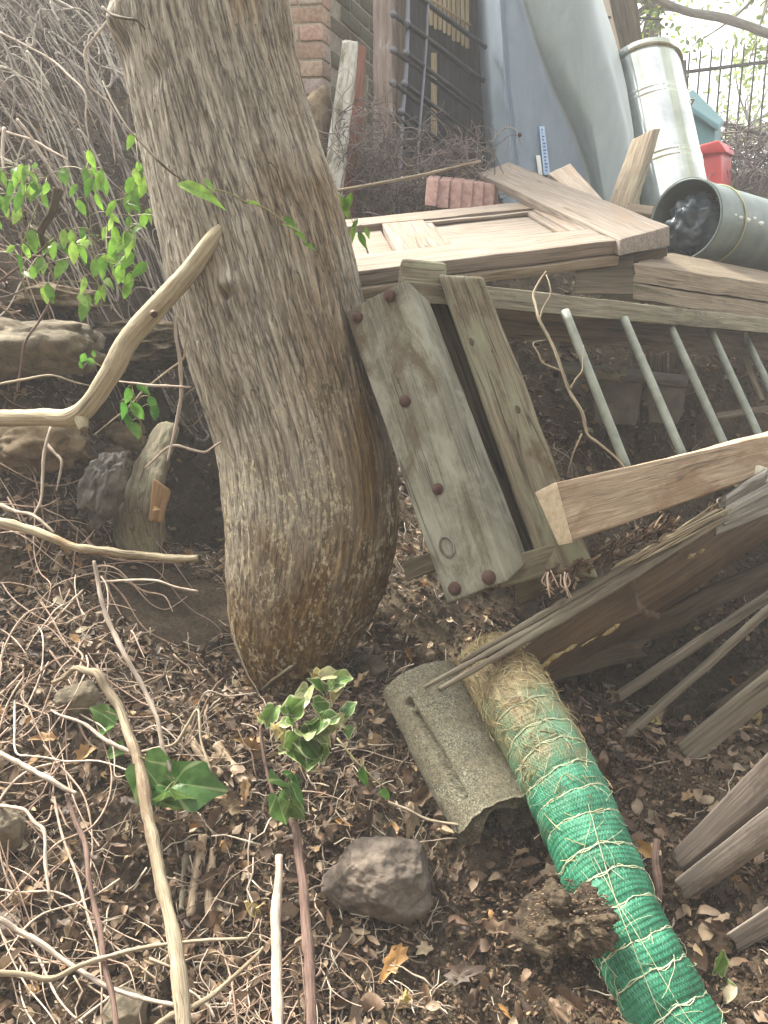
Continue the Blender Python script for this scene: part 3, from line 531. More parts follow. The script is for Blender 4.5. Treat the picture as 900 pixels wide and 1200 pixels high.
rl = [(574,774,1.70),(592,805,1.63),(626,858,1.52),(655,912,1.44),(680,965,1.37),(703,1020,1.31),(730,1082,1.25),(760,1140,1.20),(800,1212,1.15),(840,1275,1.11)]
c = crom([P(*q_) for q_ in rl], 40); m_ = len(c); tg = nrm(np.gradient(c, axis=0)); s = np.concatenate([[0], np.cumsum(np.linalg.norm(np.diff(c, axis=0), axis=1))]); L_ = s[-1]
rw = np.interp(s / L_, [0, .1, .3, .5, .7, 1], [.078, .082, .077, .072, .066, .064]); e1 = nrm(RT - tg * (tg @ RT)[:, None]); e2 = np.cross(tg, e1); nR = 150; th = np.linspace(0, 2 * math.pi, nR, endpoint=False)
BS = np.arange(.20, L_ - .02, .047) + .004 * np.sin(np.arange(len(np.arange(.20, L_ - .02, .047))) * 2.3)
def bandph(s_, th_): return s_ + .003 * np.sin(th_ + 1.0) + .0025 * np.sin(3 * th_ + s_ * 30)
ph = bandph(s[:, None], th[None]); pin = 0
for B in BS: pin = pin + np.exp(-((ph - B) / .007) ** 2)
q = np.stack([s[:, None] + 0 * th, rw[:, None] * np.cos(th), rw[:, None] * np.sin(th)], -1)
rad = rw[:, None] * (1 + .05 * fbm(q * 11, 3, 3) + .028 * fbm(q * np.array([30, 45, 45]), 3, 5)) - .0028 * np.clip(pin, 0, 1)
netm = np.clip((s / L_ - .30) * 8, 0, 1)[:, None]
gath = np.cos(th[None] * 46 + 4 * fbm(q * np.array([8, 20, 20]), 2, 8)) * np.clip(sum(np.exp(-((ph - B) / .018) ** 2) for B in BS), 0, 1); rad = rad + .0009 * gath * netm
rad = rad + .0009 * np.sin(ph * 2 * math.pi / .0085) * netm
V = c[:, None] + rad[..., None] * (np.cos(th)[None, :, None] * e1[:, None] + np.sin(th)[None, :, None] * e2[:, None]); ROLL = (c, tg, e1, e2, rad, s, th)
i = np.arange(m_ - 1)[:, None] * nR; j = np.arange(nR)[None]; k = (j + 1) % nR
m, ns, ls, bb = mat('green netting over straw'); v = attr(ns); t = attr(ns, 'tc'); sp = ns.new('ShaderNodeSeparateXYZ'); ls.new(t, sp.inputs[0])
def wave(sock, per, th0=.72):
    a = ns.new('ShaderNodeMath'); a.operation = 'MULTIPLY'; a.inputs[1].default_value = 2 * math.pi / per; ls.new(sock, a.inputs[0]); b__ = ns.new('ShaderNodeMath'); b__.operation = 'SINE'; ls.new(a.outputs[0], b__.inputs[0]); return b__.outputs[0]
w1 = wave(sp.outputs[0], .0085); w2 = wave(sp.outputs[1], 2 * math.pi / 84); mx_ = ns.new('ShaderNodeMath'); mx_.operation = 'MAXIMUM'; ls.new(w1, mx_.inputs[0]); ls.new(w2, mx_.inputs[1])
st1 = noise(ns, ls, v, 40, 6, .7, 1.2, (.5, 1.6, 1.6)); straw = ramp(ns, ls, st1, [(.3, (.09, .065, .028)), (.5, (.27, .205, .10)), (.68, (.46, .38, .21))])
n6 = noise(ns, ls, v, 18, 5, .65); grn = ramp(ns, ls, n6, [(.3, (.010, .115, .055)), (.5, (.022, .21, .11)), (.72, (.08, .36, .22))])
grn = mix(ns, ls, ramp(ns, ls, mx_.outputs[0], [(.2, g(.35)), (.75, g(0))]), grn, (.008, .035, .016))
grn = mix(ns, ls, ramp(ns, ls, st1, [(.62, g(0)), (.74, g(.35))]), grn, (.36, .40, .22))
ma = ns.new('ShaderNodeMath'); ma.operation = 'MULTIPLY_ADD'; ma.inputs[1].default_value = .5; ls.new(n6, ma.inputs[0]); ls.new(sp.outputs[0], ma.inputs[2])
cc = mix(ns, ls, ramp(ns, ls, ma.outputs[0], [(.38, g(0)), (.50, g(.45)), (.62, g(1))]), straw, grn); ls.new(cc, bb.inputs['Base Color']); bb.inputs['Roughness'].default_value = .42; bb.inputs['Specular IOR Level'].default_value = .5
ls.new(bump(ns, ls, mx_.outputs[0], .0009, .7, bump(ns, ls, st1, .004, .8)), bb.inputs['Normal']); M['net'] = m
tcv = np.stack([ph, th[None] + 0 * ph, 0 * ph], -1)
roll = thing('netted_roll', G(650, 980), 'long green netted straw roll tied with white strings lying down the slope', 'netted roll')
MB().add(V, [np.stack([i + j, i + nR + j, i + nR + k, i + k], -1).reshape(-1, 4)], q, tcv).build('roll_body', M['net'], roll)
def rollpt(sv_, tv, up=.0):
    i_ = int(np.clip(np.searchsorted(s, sv_), 1, m_ - 1)); j_ = int(round((tv % (2 * math.pi)) / (2 * math.pi) * nR)) % nR; r = rad[i_, j_] + up
    return c[i_] + (sv_ - s[i_]) * tg[i_] + r * (math.cos(tv) * e1[i_] + math.sin(tv) * e2[i_])
M['string'] = plain('white plastic string', (.40, .46, .28), .5, 0, (.60, .64, .46), 40)
for n_, B in enumerate(BS):
    b_ = MB(); pts = []
    for a_ in np.linspace(0, 2 * math.pi, 46):
        pts.append(rollpt(B - .003 * math.sin(a_ + 1.0) - .0025 * math.sin(3 * a_ + B * 30) + .0015 * math.sin(11 * a_ + n_), a_, .0012))
    b_.add(*g_tube(pts, .0011, n=5, sp=1, cap=False)); pts = [p_ + tg[0] * .004 * math.sin(7 * a_ + n_) for p_, a_ in zip(pts, np.linspace(0, 6.28, 46))]; b_.add(*g_tube(pts, .0008, n=4, sp=1, cap=False)); b_.build('tie_string', M['string'], roll)
b_ = MB(); rs = np.random.RandomState(5)
for n_ in range(230):
    s0 = rs.uniform(.12, L_); t0 = rs.uniform(0, 2 * math.pi); ang = rs.uniform(0, 6.28); pts = []
    dens = 1.0 if (s0 < .42 or s0 > L_ * .62) else .45
    if rs.rand() > dens: continue
    l = rs.uniform(.02, .08); kk = rs.uniform(-14, 14)
    for u_ in np.linspace(0, l, 8):
        pts.append(rollpt(s0, t0, .0014 + .004 * abs(math.sin(u_ * 60 + n_)))); s0 += math.cos(ang) * l / 8; t0 += math.sin(ang) * l / 8 / .07; ang += kk * l / 8; s0 = min(max(s0, .05), L_ - .01)
    b_.add(*g_tube(pts, rs.uniform(.00025, .0005), n=4, sp=1, cap=False))
for (sa, ta, sb, tb) in [(.42, .0, .75, .6), (.5, .35, 1.0, -.35), (.78, -.2, 1.0, .9)]:
    for off in (math.pi / 2 * 0,): b_.add(*g_tube([rollpt(sa + (sb - sa) * u_, (-math.pi / 2 if e2[0] @ (CAM - c[0]) < 0 else math.pi / 2) + ta + (tb - ta) * u_, .002) for u_ in np.linspace(0, 1, 30)], .0006, n=4, sp=1, cap=False))
M['thread'] = plain('loose pale thread', (.45, .45, .28), .6, 0, (.66, .66, .48), 40)
tag(b_.build('loose_threads', M['thread'], roll), kind='stuff')
b_ = MB()
for n_ in range(800):
    s0 = abs(rs.normal(0, .16)) + .0; t0 = rs.uniform(0, 2 * math.pi); p0 = rollpt(s0, t0, rs.uniform(-.001, .005)); l = rs.uniform(.012, .04); dvec = nrm(rs.normal(size=3)); nn_ = nrm(p0 - rollpt(s0, t0 + math.pi)); dvec = nrm(dvec - nn_ * np.dot(dvec, nn_) * .75)
    b_.add(*g_tube([p0 - dvec * l / 2, p0 + nn_ * .002, p0 + dvec * l / 2], rs.uniform(.0005, .0011), n=4, sp=1, cap=False, seed=n_ % 50))
M['hay'] = leafmat('loose straw stalks', [(0, (.16, .11, .045)), (.4, (.36, .27, .13)), (.8, (.55, .46, .27)), (1, (.42, .42, .22))], 0); tag(b_.build('loose_straw', M['hay'], roll), kind='stuff')
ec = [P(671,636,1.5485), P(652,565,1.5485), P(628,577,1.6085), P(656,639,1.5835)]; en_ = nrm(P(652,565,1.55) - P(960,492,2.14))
M['sawn'] = plain('sunlit pale end grain', (.42, .33, .22), .8, 0, (.60, .50, .37), 70, .0012)  # sunlight on the cut end is painted into this paler colour
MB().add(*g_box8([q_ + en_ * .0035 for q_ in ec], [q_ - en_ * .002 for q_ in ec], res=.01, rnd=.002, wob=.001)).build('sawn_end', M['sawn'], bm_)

for k_, (x0, y0, d0, x1, y1, d1, w_, sd, mm_) in enumerate([(560,778,1.57,842,612,1.86,.016,301,'rotwood'),(612,752,1.63,800,640,1.82,.022,302,'darkwood'),(580,785,1.60,700,722,1.73,.014,303,'darkwood'),(650,722,1.68,850,600,1.88,.010,304,'driftwood')]):
    MB().add(*g_beam(P(x0, y0, d0), P(x1, y1, d1), w_, .007, UP * .8 + RT * .3 * (k_ - 1), res=.01, rnd=.002, wob=.006, seed=sd, chew=.05)).build('splinter', M[mm_], rb)
for (x0, y0, d0, x1, y1, d1, w_, sd, lab) in [(575,800,1.66,760,758,2.0,.05,311,'dark soggy board end poking out beneath the rotten beam beside the green roll'),(700,765,1.98,960,640,2.25,.06,312,'dark broken board deep under the rotten beam behind the thin battens'),(830,842,1.92,985,730,2.05,.035,313,'dark narrow board in the hollow between the battens and the dull brown board')]:
    tag(MB().add(*g_beam(P(x0, y0, d0), P(x1, y1, d1), w_, .02, UP, res=.012, rnd=.004, wob=.006, seed=sd, chew=.05)).build('broken_board', M['darkwood']), lab, 'board')
# ------------------------------------------------------------------ things standing behind the heap
def gz_at(p): return float(Hf(p[0], p[1]))
def down(p, extra=.05): q_ = np.array(p, float); q_[2] = gz_at(q_) - extra; return q_
# brick pier
pier = thing('brick_pier', down(P(350, 150, 3.5)), 'old brick pier behind the leaning tree trunk, its side face coloured dark as shade', 'pier')
e_l = P(377, 0, 3.5) ; zt = P(377, -330, 3.5)[2]; zb = gz_at(e_l) - .1
ux = nrm(np.array([-1, .12, 0])); uy = nrm(np.array([.42, 1, 0])); W1, W2 = .55, .62
core = [e_l * [1, 1, 0] + ux * a_ * .0 for a_ in (0,)][0]
def PB(a_, b_, z): return np.array([e_l[0], e_l[1], 0]) + ux * a_ + uy * b_ + np.array([0, 0, z])
mo = MB(); mo.add(*g_box8([PB(.006, .006, zb), PB(.006, .006, zt), PB(W1, .006, zt), PB(W1, .006, zb)], [PB(.006, W2, zb), PB(.006, W2, zt), PB(W1, W2, zt), PB(W1, W2, zb)], res=.1, wob=.0))
M['mortar'] = plain('crumbly lime mortar', (.28, .25, .20), .95, 0, (.42, .38, .32), 30, .003); mo.build('mortar_core', M['mortar'], pier)
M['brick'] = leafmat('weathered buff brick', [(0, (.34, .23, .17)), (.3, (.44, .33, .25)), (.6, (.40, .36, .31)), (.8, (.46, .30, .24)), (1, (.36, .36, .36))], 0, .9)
M['brickshade'] = leafmat('mossy brick darkened for shade', [(0, (.13, .125, .085)), (.5, (.17, .16, .11)), (1, (.15, .12, .09))], 0, .9)  # side bricks: the shade on that face is put into the colour
fb, sb_ = MB(), MB(); row = 0; z = zb
while z < zt - .08:
    a_ = -.0 + (-.11 if row % 2 else 0)
    while a_ < W1:
        a0, a1 = max(a_, 0), min(a_ + .215, W1)
        if a1 - a0 > .03:
            j_ = random.uniform(-.003, .003); fb.add(*g_box8([PB(a0, j_, z), PB(a1, j_, z), PB(a1, j_, z + .065), PB(a0, j_, z + .065)], [PB(a0, .09, z), PB(a1, .09, z), PB(a1, .09, z + .065), PB(a0, .09, z + .065)], res=.03, rnd=.006, wob=.004, seed=row))
        a_ += .225
    a_ = .10 + (.11 if row % 2 else 0)
    while a_ < W2:
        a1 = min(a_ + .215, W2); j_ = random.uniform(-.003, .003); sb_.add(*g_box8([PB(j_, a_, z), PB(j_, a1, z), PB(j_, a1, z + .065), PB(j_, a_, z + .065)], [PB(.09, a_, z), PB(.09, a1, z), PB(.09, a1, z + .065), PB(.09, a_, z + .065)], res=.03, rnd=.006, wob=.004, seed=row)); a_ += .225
    z += .075; row += 1
tag(fb.build('front_brickwork', M['brick'], pier)); sb_.build('side_brickwork', M['brickshade'], pier)
def post4(name, m_, tl, tr, d, yb, dx, thick, seed, label, cat, sidepx=0, **k):
    """upright post: photo x of the left/right edges at the top, depth d, leaning by dx px per 100 px downwards"""
    (x0, y0), (x1, y1) = tl, tr; s0 = (yb - y0) / 100 * dx; s1 = (yb - y1) / 100 * dx
    o = MB().add(*g_box8([P(x0 + s0, yb, d), P(x0, y0, d), P(x1, y1, d), P(x1 + s1, yb, d)], [P(x0 + s0 + sidepx, yb, d + thick), P(x0 + sidepx, y0, d + thick), P(x1 + sidepx, y1, d + thick), P(x1 + s1 + sidepx, yb, d + thick)], res=.03, rnd=.005, wob=.005, seed=seed, **k)).build(name, m_); return tag(o, label, cat)
M['paint'] = wood('flaking white paint on wood', (.20, .17, .12), (.50, .49, .42), (.60, .60, .56), .75, (.16, .15, .09), .35)
pp = thing('painted_post', down(P(395, 240, 3.3)), 'short leaning post with flaking white paint and a raw red side', 'post')
MB().add(*g_box8([P(366, 300, 3.28), P(401, 46, 3.34), P(419, 47, 3.34), P(392, 300, 3.28)], [P(371, 300, 3.31), P(405, 46, 3.37), P(421, 47, 3.36), P(396, 300, 3.31)], res=.02, wob=.006, rnd=.006, seed=141, chew=.02)).build('painted_face', M['paint'], pp)
M['rawred'] = wood('raw red brown wood', (.17, .065, .04), (.36, .16, .11), None, .5, (.11, .08, .06), .3)
MB().add(*g_box8([P(393, 300, 3.29), P(420, 49, 3.35), P(430, 54, 3.43), P(414, 300, 3.38)], [P(389, 300, 3.40), P(416, 49, 3.45), P(428, 54, 3.48), P(410, 300, 3.44)], res=.02, wob=.006, rnd=.005, seed=142, chew=.02)).build('raw_side', M['rawred'], pp)
post4('broken_post', M['mosswood'], (423, 84), (432, 86), 3.46, 300, -3, .07, 143, 'narrow broken mossy post end just behind the flaking white post', 'post', chew=.03)
post4('tall_post', M['redwood'], (437, -330), (459, -330), 3.55, 330, 0, .09, 144, 'tall upright faded pinkish timber post beside the black rack', 'post', 5)
st1_ = MB().add(*g_blob(P(372, 150, 3.42), (.075, .10, .20), 4, .12, 2, 5, .6)).build('mossy_stone', M['stoneC']); tag(st1_, 'yellowish layered stone block at the foot of the brick pier', 'stone')
# shed behind the rack
shed = thing('shed', down(P(505, 200, 4.3)), 'dark shed wall with pale timber slats behind the black rack', 'shed')
def wallbox(x0, x1, y0, y1, d0, d1, th_, seed, res=.06, **k): return g_box8([P(x0, y1, d0), P(x0, y0, d0), P(x1, y0, d1), P(x1, y1, d1)], [P(x0, y1, d0 + th_), P(x0, y0, d0 + th_), P(x1, y0, d1 + th_), P(x1, y1, d1 + th_)], res=res, seed=seed, **k)
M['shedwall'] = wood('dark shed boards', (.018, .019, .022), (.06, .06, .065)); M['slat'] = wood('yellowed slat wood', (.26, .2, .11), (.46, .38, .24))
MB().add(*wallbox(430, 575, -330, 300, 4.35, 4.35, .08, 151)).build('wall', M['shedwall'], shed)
MB().add(*wallbox(505, 512, 62, 165, 4.30, 4.30, .03, 152)).build('slat', M['slat'], shed)
MB().add(*wallbox(461, 474, -330, 300, 4.28, 4.28, .05, 153)).build('corner_board', M['darkwood'], shed)
b_ = MB()
for k_ in range(9): b_.add(*wallbox(503 + k_ * 5.3, 507.4 + k_ * 5.3, -330, 30 + k_ * 3 + random.uniform(-4, 4), 4.24, 4.24, .02, 154 + k_, rnd=.008))
b_.add(*g_tube([P(500, -4, 4.225), P(552, 30, 4.225)], .006, n=6)); b_.build('reed_screen', M['slat'], shed)
# black rack
rack = thing('black_rack', down(P(480, 230, 3.6)), 'black metal rack of slanting bars with round knobs on their ends', 'rack')
b_ = MB().add(*g_tube([P(481, -330, 3.60), P(477, 40, 3.6), P(470, 150, 3.58), P(463, 320, 3.52)], .0125, n=10, sp=4)); M['polegrey'] = plain('dull blue grey pole', (.16, .17, .20), .5, .4); b_.build('pole', M['polegrey'], rack)
MB().add(*g_tube([P(506, -330, 3.7), P(502, 0, 3.68), P(490, 175, 3.62), P(486, 290, 3.55)], .006, n=7, sp=4)).build('rod', M['polegrey'], rack)
for k_, (x, y, x2, y2, l) in enumerate([(461,-25,476,-15,95),(461,17,477,27,92),(461,59,476,62,90),(460,97,474,98,88),(459,133,470,131,86),(456,168,469,167,70)]):
    br = thing('rack_bar', P(x, y, 3.5), None, None); br.parent = rack; br.location = np.array(br['_o']) - np.array(rack['_o'])
    for (xx, yy, nm) in ((x, y, 'a'), (x2, y2, 'b')):
        a_ = P(xx, yy, 3.50 if nm == 'a' else 3.56); c_ = P(xx + l * .98, yy + l * .74, 4.05)
        MB().add(*g_tube([a_, c_], .0105, n=9, sp=2)).build('bar', M['black'], br)
        MB().add(*g_blob(a_, (.017,) * 3, 2, 0)).build('knob', M['polegrey'], br)
# tall grey blue hull standing on end
lv = [-330, -120, 0, 50, 100, 150, 200, 250, 300]
tab = {-330:[534,552,563,566,572,574,590,612,632,650],-120:[540,562,575,578,584,592,628,655,674,688],0:[546,570,583,586,592,612,655,680,696,706],50:[548,573,586,589,595,628,664,689,708,722],100:[550,576,589,592,598,648,674,696,722,734],150:[553,580,595,598,604,672,690,702,734,742],200:[557,585,600,603,609,690,700,708,740,748],250:[560,588,604,607,613,700,708,716,742,750],300:[562,590,606,609,615,702,710,718,742,750]}
dz = [4.75, 4.06, 4.0, 3.965, 4.01, 3.99, 3.90, 3.88, 3.93, 4.15]; rows = []
ys = np.linspace(-330, 300, 90)
for y in ys:
    xs = [np.interp(y, lv, [tab[q_][k_] for q_ in lv]) for k_ in range(10)]; pts = [P(x, y, d_) for x, d_ in zip(xs, dz)]
    # light rounding between the key lines
    fine = []
    for k_ in range(9):
        n_ = 10 if k_ >= 4 else 4
        for t_ in np.linspace(0, 1, n_, endpoint=False):
            p_ = pts[k_] * (1 - t_) + pts[k_ + 1] * t_
            if k_ >= 5:
                c4 = [pts[max(k_ - 1, 5)], pts[k_], pts[k_ + 1], pts[min(k_ + 2, 9)]]
                p_ = .5 * (2 * c4[1] + (c4[2] - c4[0]) * t_ + (2 * c4[0] - 5 * c4[1] + 4 * c4[2] - c4[3]) * t_ * t_ + (3 * c4[1] - c4[0] - 3 * c4[2] + c4[3]) * t_ ** 3)
            if k_ == 4: p_ = p_ + FW * (.02 * math.sin(math.pi * t_))
            if k_ == 5 and t_ < .05: p_ = p_ + FW * .015
            fine.append(p_)
    fine.append(pts[-1]); fine.append(P(xs[-1], y, 4.75)); fine.append(P(xs[0] + 8, y, 4.95)); rows.append(fine)
Vh = np.array(rows); nh = Vh.shape[1]; ii = np.arange(len(ys) - 1)[:, None] * nh; jj = np.arange(nh)[None]; kk = (jj + 1) % nh
top = np.array([list(range((len(ys) - 1) * nh, len(ys) * nh))]); bot = np.array([list(range(nh))])
m, ns, ls, bb = mat('dull grey blue moulded plastic'); v = attr(ns); f = noise(ns, ls, v, 5, 8, .72, .6, (1, 1, .35)); t = attr(ns, 'tc'); sp = ns.new('ShaderNodeSeparateXYZ'); ls.new(t, sp.inputs[0])
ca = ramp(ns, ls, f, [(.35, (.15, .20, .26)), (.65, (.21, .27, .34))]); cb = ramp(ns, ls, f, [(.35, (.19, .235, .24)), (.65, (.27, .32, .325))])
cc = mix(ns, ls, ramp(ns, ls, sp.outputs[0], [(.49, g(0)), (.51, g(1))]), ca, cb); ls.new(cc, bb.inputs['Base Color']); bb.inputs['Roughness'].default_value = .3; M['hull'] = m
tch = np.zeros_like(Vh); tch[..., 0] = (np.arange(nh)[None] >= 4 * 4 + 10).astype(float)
hull = thing('boat_hull', down(P(640, 200, 4.1)), 'tall grey blue moulded boat hull standing on end behind the old door', 'boat hull')
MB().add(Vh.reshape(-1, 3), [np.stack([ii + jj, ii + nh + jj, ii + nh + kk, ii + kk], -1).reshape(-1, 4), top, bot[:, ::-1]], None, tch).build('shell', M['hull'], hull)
M['stk'] = plain('pale blue sticker', (.42, .58, .80), .4); M['stkink'] = plain('blue sticker ink', (.07, .16, .45), .4); M['white'] = plain('off white sheet', (.75, .78, .76), .5)
def hullpt(x, y, o=.006): return P(x, y, 4.003 - o)
stick_ = MB().add(*g_box8([hullpt(637, 205), hullpt(632, 148), hullpt(638, 148), hullpt(645, 205)], [hullpt(637, 205, -.01), hullpt(632, 148, -.01), hullpt(638, 148, -.01), hullpt(645, 205, -.01)], res=.05, rnd=.001, wob=0)).build('sticker', M['stk'], hull)
b_ = MB()
for k_ in range(13):
    y = 151 + k_ * 4.0; xo = 633 + (y - 148) * .1; w_ = [3, 2, 4, 3, 4.5, 4, 4.5, 3.5, 4, 3, 4.5, 4, 3][k_]
    b_.add(*g_box8([hullpt(xo + 1, y + 1.6, .009), hullpt(xo + 1, y, .009), hullpt(xo + w_, y, .009), hullpt(xo + w_, y + 1.6, .009)], [hullpt(xo + 1, y + 1.6, .005), hullpt(xo + 1, y, .005), hullpt(xo + w_, y, .005), hullpt(xo + w_, y + 1.6, .005)], res=.05, rnd=.0005, wob=0))
b_.build('lettering', M['stkink'], stick_)
MB().add(*g_box8([hullpt(631, 205), hullpt(628, 182), hullpt(633, 182), hullpt(636, 205)], [hullpt(631, 205, -.01), hullpt(628, 182, -.01), hullpt(633, 182, -.01), hullpt(636, 205, -.01)], res=.05, rnd=.001, wob=0)).build('sticker', M['white'], hull)
MB().add(*g_blob(P(609, 158, 3.96), (.012, .012, .012), 2, 0)).build('rivet', M['iron'], hull)

# galvanised bin
A0, A1 = P(788, 262, 4.42), P(750, 84, 4.60); t_ = np.linspace(0, 1, 240); rr_ = .222 + .004 * t_
for c0 in (.30, .335, .70, .735, .035): rr_ = rr_ + .0045 * np.exp(-((t_ - c0) / .008) ** 2)
binn = thing('metal_bin', A0, 'shiny ribbed galvanised metal bin leaning beside the boat hull', 'bin')
MB().add(*g_tube([A0 + (A1 - A0) * k_ for k_ in t_], rr_, n=72, sp=1)).build('body', M['galv'], binn)
axb = nrm(A1 - A0); MB().add(*g_tube([A1 - axb * .02, A1 - axb * .018, A1 + axb * .02, A1 + axb * .035, A1 + axb * .06], [.232, .242, .242, .20, .03], n=60, sp=1)).build('lid', M['galv'], binn)
for sgn in (-1, 1):
    c0 = A1 - axb * .22 + RT * sgn * .225; MB().add(*g_tube([c0 + FW * -.05, c0 + RT * sgn * .03 - FW * .05, c0 + RT * sgn * .035 + FW * .05, c0 + FW * .05], .006, n=7, sp=5)).build('handle', M['galv'], binn)
# lying translucent tub / mesh tube
O0, O1 = P(803, 258, 3.02), P(980, 300, 3.85); axt = nrm(O1 - O0); N_ = 60; tt = np.linspace(0, 1, 40); ro = .152
tub = thing('plastic_tub', down(P(850, 330, 3.2)), 'round grey green plastic tub lying on its side, open end towards the hull', 'tub')
ln_ = float(np.linalg.norm(O1 - O0)); V1 = g_tube([O0 + axt * ln_ * k_ for k_ in tt], ro, n=N_, sp=1, cap=False); V2 = g_tube([O0 + axt * ln_ * k_ for k_ in tt[::-1]], ro - .006, n=N_, sp=1, cap=False)
b_ = MB(); b_.add(*V1); b_.add(*V2); b_.add(*g_tube([O0 - axt * .004, O0 + axt * .012], [ro + .004, ro + .004], n=N_, sp=1, cap=False)); b_.add(*g_tube([O0 + ro * .985 * (math.cos(a) * nrm(np.cross(axt, UP)) + math.sin(a) * nrm(np.cross(axt, np.cross(axt, UP)))) for a in np.linspace(0, 6.2832, 50)], .005, n=6, sp=1, cap=False))
M['tub'] = plain('cloudy grey green plastic', (.10, .145, .14), .4, 0, (.17, .215, .205), 9); b_.build('tub_wall', M['tub'], tub)
MB().add(*g_tube([O0 + axt * (ln_ - .02), O0 + axt * ln_], ro - .004, n=N_, sp=1)).build('tub_base', M['tub'], tub)
x1_, x2_ = nrm(np.cross(axt, UP)), nrm(np.cross(axt, np.cross(axt, UP)))
M['strapy'] = plain('yellowed cord', (.42, .42, .22), .6); MB().add(*g_tube([O0 + axt * .17 + (ro + .003) * (math.cos(a) * x1_ + math.sin(a) * x2_) for a in np.linspace(0, 6.2832, 60)], .0028, n=6, sp=1, cap=False)).build('cord', M['strapy'], tub)
M['film'] = plain('crumpled clear film', (.55, .6, .62), .15); 
o = MB().add(*g_blob(O0 + axt * .10 + np.array([0, 0, -.01]), (.125, .09, .115), 5, .4, 3.2, 9)).build('plastic_film', plain('dark shiny plastic bag', (.03, .045, .06), .18, 0, (.07, .09, .11), 9)); tag(o, 'crumpled dark shiny plastic bag stuffed in the open end of the grey tub', 'plastic bag')
b_ = MB(); 
for (x, y, s_) in [(868,255,.010),(876,258,.013),(884,256,.009),(891,262,.014),(862,252,.006)]:
    d_ = 2.99 + (x - 803) / 140 * .02; p_ = P(x, y, 3.0); # stuck to the near side of the tub
    ray = nrm(p_ - CAM); w0 = CAM - O0; a_ = ray - axt * (ray @ axt); b0 = w0 - axt * (w0 @ axt); A2, B2, C2 = a_ @ a_, 2 * a_ @ b0, b0 @ b0 - (ro + .002) ** 2; D2 = B2 * B2 - 4 * A2 * C2
    if D2 > 0: MB().add(*g_blob(CAM + ray * ((-B2 - math.sqrt(D2)) / 2 / A2), (s_, s_ * .5, s_ * .7), 2, .4, 2, int(x))).build('white_mark', M['white'], tub)
# red box, teal bin, fence
red = thing('red_crate', down(P(836, 225, 5.2)), 'red plastic crate on the ground behind the metal bin', 'crate')
MB().add(*g_box8([P(822, 235, 5.2), P(817, 178, 5.2), P(845, 172, 5.15), P(848, 235, 5.15)], [P(835, 232, 5.5), P(832, 174, 5.55), P(858, 178, 5.5), P(857, 232, 5.5)], res=.05, rnd=.02, wob=.001)).build('crate_body', M['red'], red)
MB().add(*g_box8([P(813, 182, 5.17), P(814, 172, 5.17), P(842, 164, 5.12), P(852, 178, 5.12)], [P(833, 176, 5.6), P(833, 168, 5.6), P(858, 172, 5.55), P(862, 184, 5.5)], res=.05, rnd=.01, wob=.001)).build('crate_rim', M['red'], red)
tb = thing('teal_bin', down(P(825, 200, 5.8)), 'blue green plastic bin half hidden behind the metal bin and red crate', 'bin')
MB().add(*g_box8([P(798, 240, 5.8), P(798, 122, 5.8), P(838, 150, 5.7), P(838, 240, 5.7)], [P(815, 235, 6.2), P(812, 112, 6.2), P(845, 146, 6.2), P(845, 235, 6.2)], res=.08, rnd=.02, wob=.002)).build('bin_body', M['teal'], tb)
MB().add(*g_box8([P(795, 122, 5.75), P(795, 114, 5.75), P(842, 146, 5.65), P(842, 154, 5.65)], [P(812, 112, 6.3), P(812, 104, 6.3), P(848, 140, 6.3), P(848, 146, 6.3)], res=.08, rnd=.01, wob=.002)).build('bin_lid', M['teal'], tb)
fe = thing('iron_fence', down(P(870, 200, 6.8)), 'dark iron railing fence against the bright sky on the right', 'fence')
for k_, x in enumerate([806, 819, 832, 844, 857, 870, 884, 898, 912, 927, 943, 960]):
    a_ = P(x + 2, 60 - (x - 832) * .15, 6.7); c_ = down(a_, .1); MB().add(*g_tube([c_, a_, a_ + np.array([0, 0, .04])], [.0085, .0085, .002], n=7, sp=1)).build('baluster', M['fence'], fe)
for (xa, ya, xb, yb) in [(800,85,965,64),(826,140,965,176)]:
    MB().add(*g_beam(P(xa, ya, 6.72), P(xb, yb, 6.68), .03, .015, UP, res=.2, wob=0)).build('rail', M['fence'], fe)
MB().add(*g_beam(down(P(800, 250, 6.7), .1), P(800, 72, 6.7), .05, .05, RT, res=.2, wob=0)).build('fence_post', M['fence'], fe)
rf = thing('roof_eave', down(P(720, 100, 5.6)), 'dark brown roof eave corner above the metal bin', 'roof')
MB().add(*g_box8([P(730, 72, 5.5), P(640, -330, 5.5), P(700, -330, 5.5), P(754, 54, 5.5)], [P(715, 66, 6.6), P(640, -330, 6.8), P(690, -330, 6.8), P(735, 50, 6.6)], res=.15, wob=.006, seed=7)).build('roof_slope', M['darkwood'], rf)
MB().add(*g_beam(down(P(705, 240, 6.3), .1), P(712, 40, 6.3), .08, .08, RT, res=.2, wob=0)).build('roof_post', M['darkwood'], rf)
MB().add(*g_beam(P(700, 20, 5.7), P(775, 22, 5.8), .015, .015, UP, res=.2, wob=0)).build('roof_bar', M['fence'], rf)

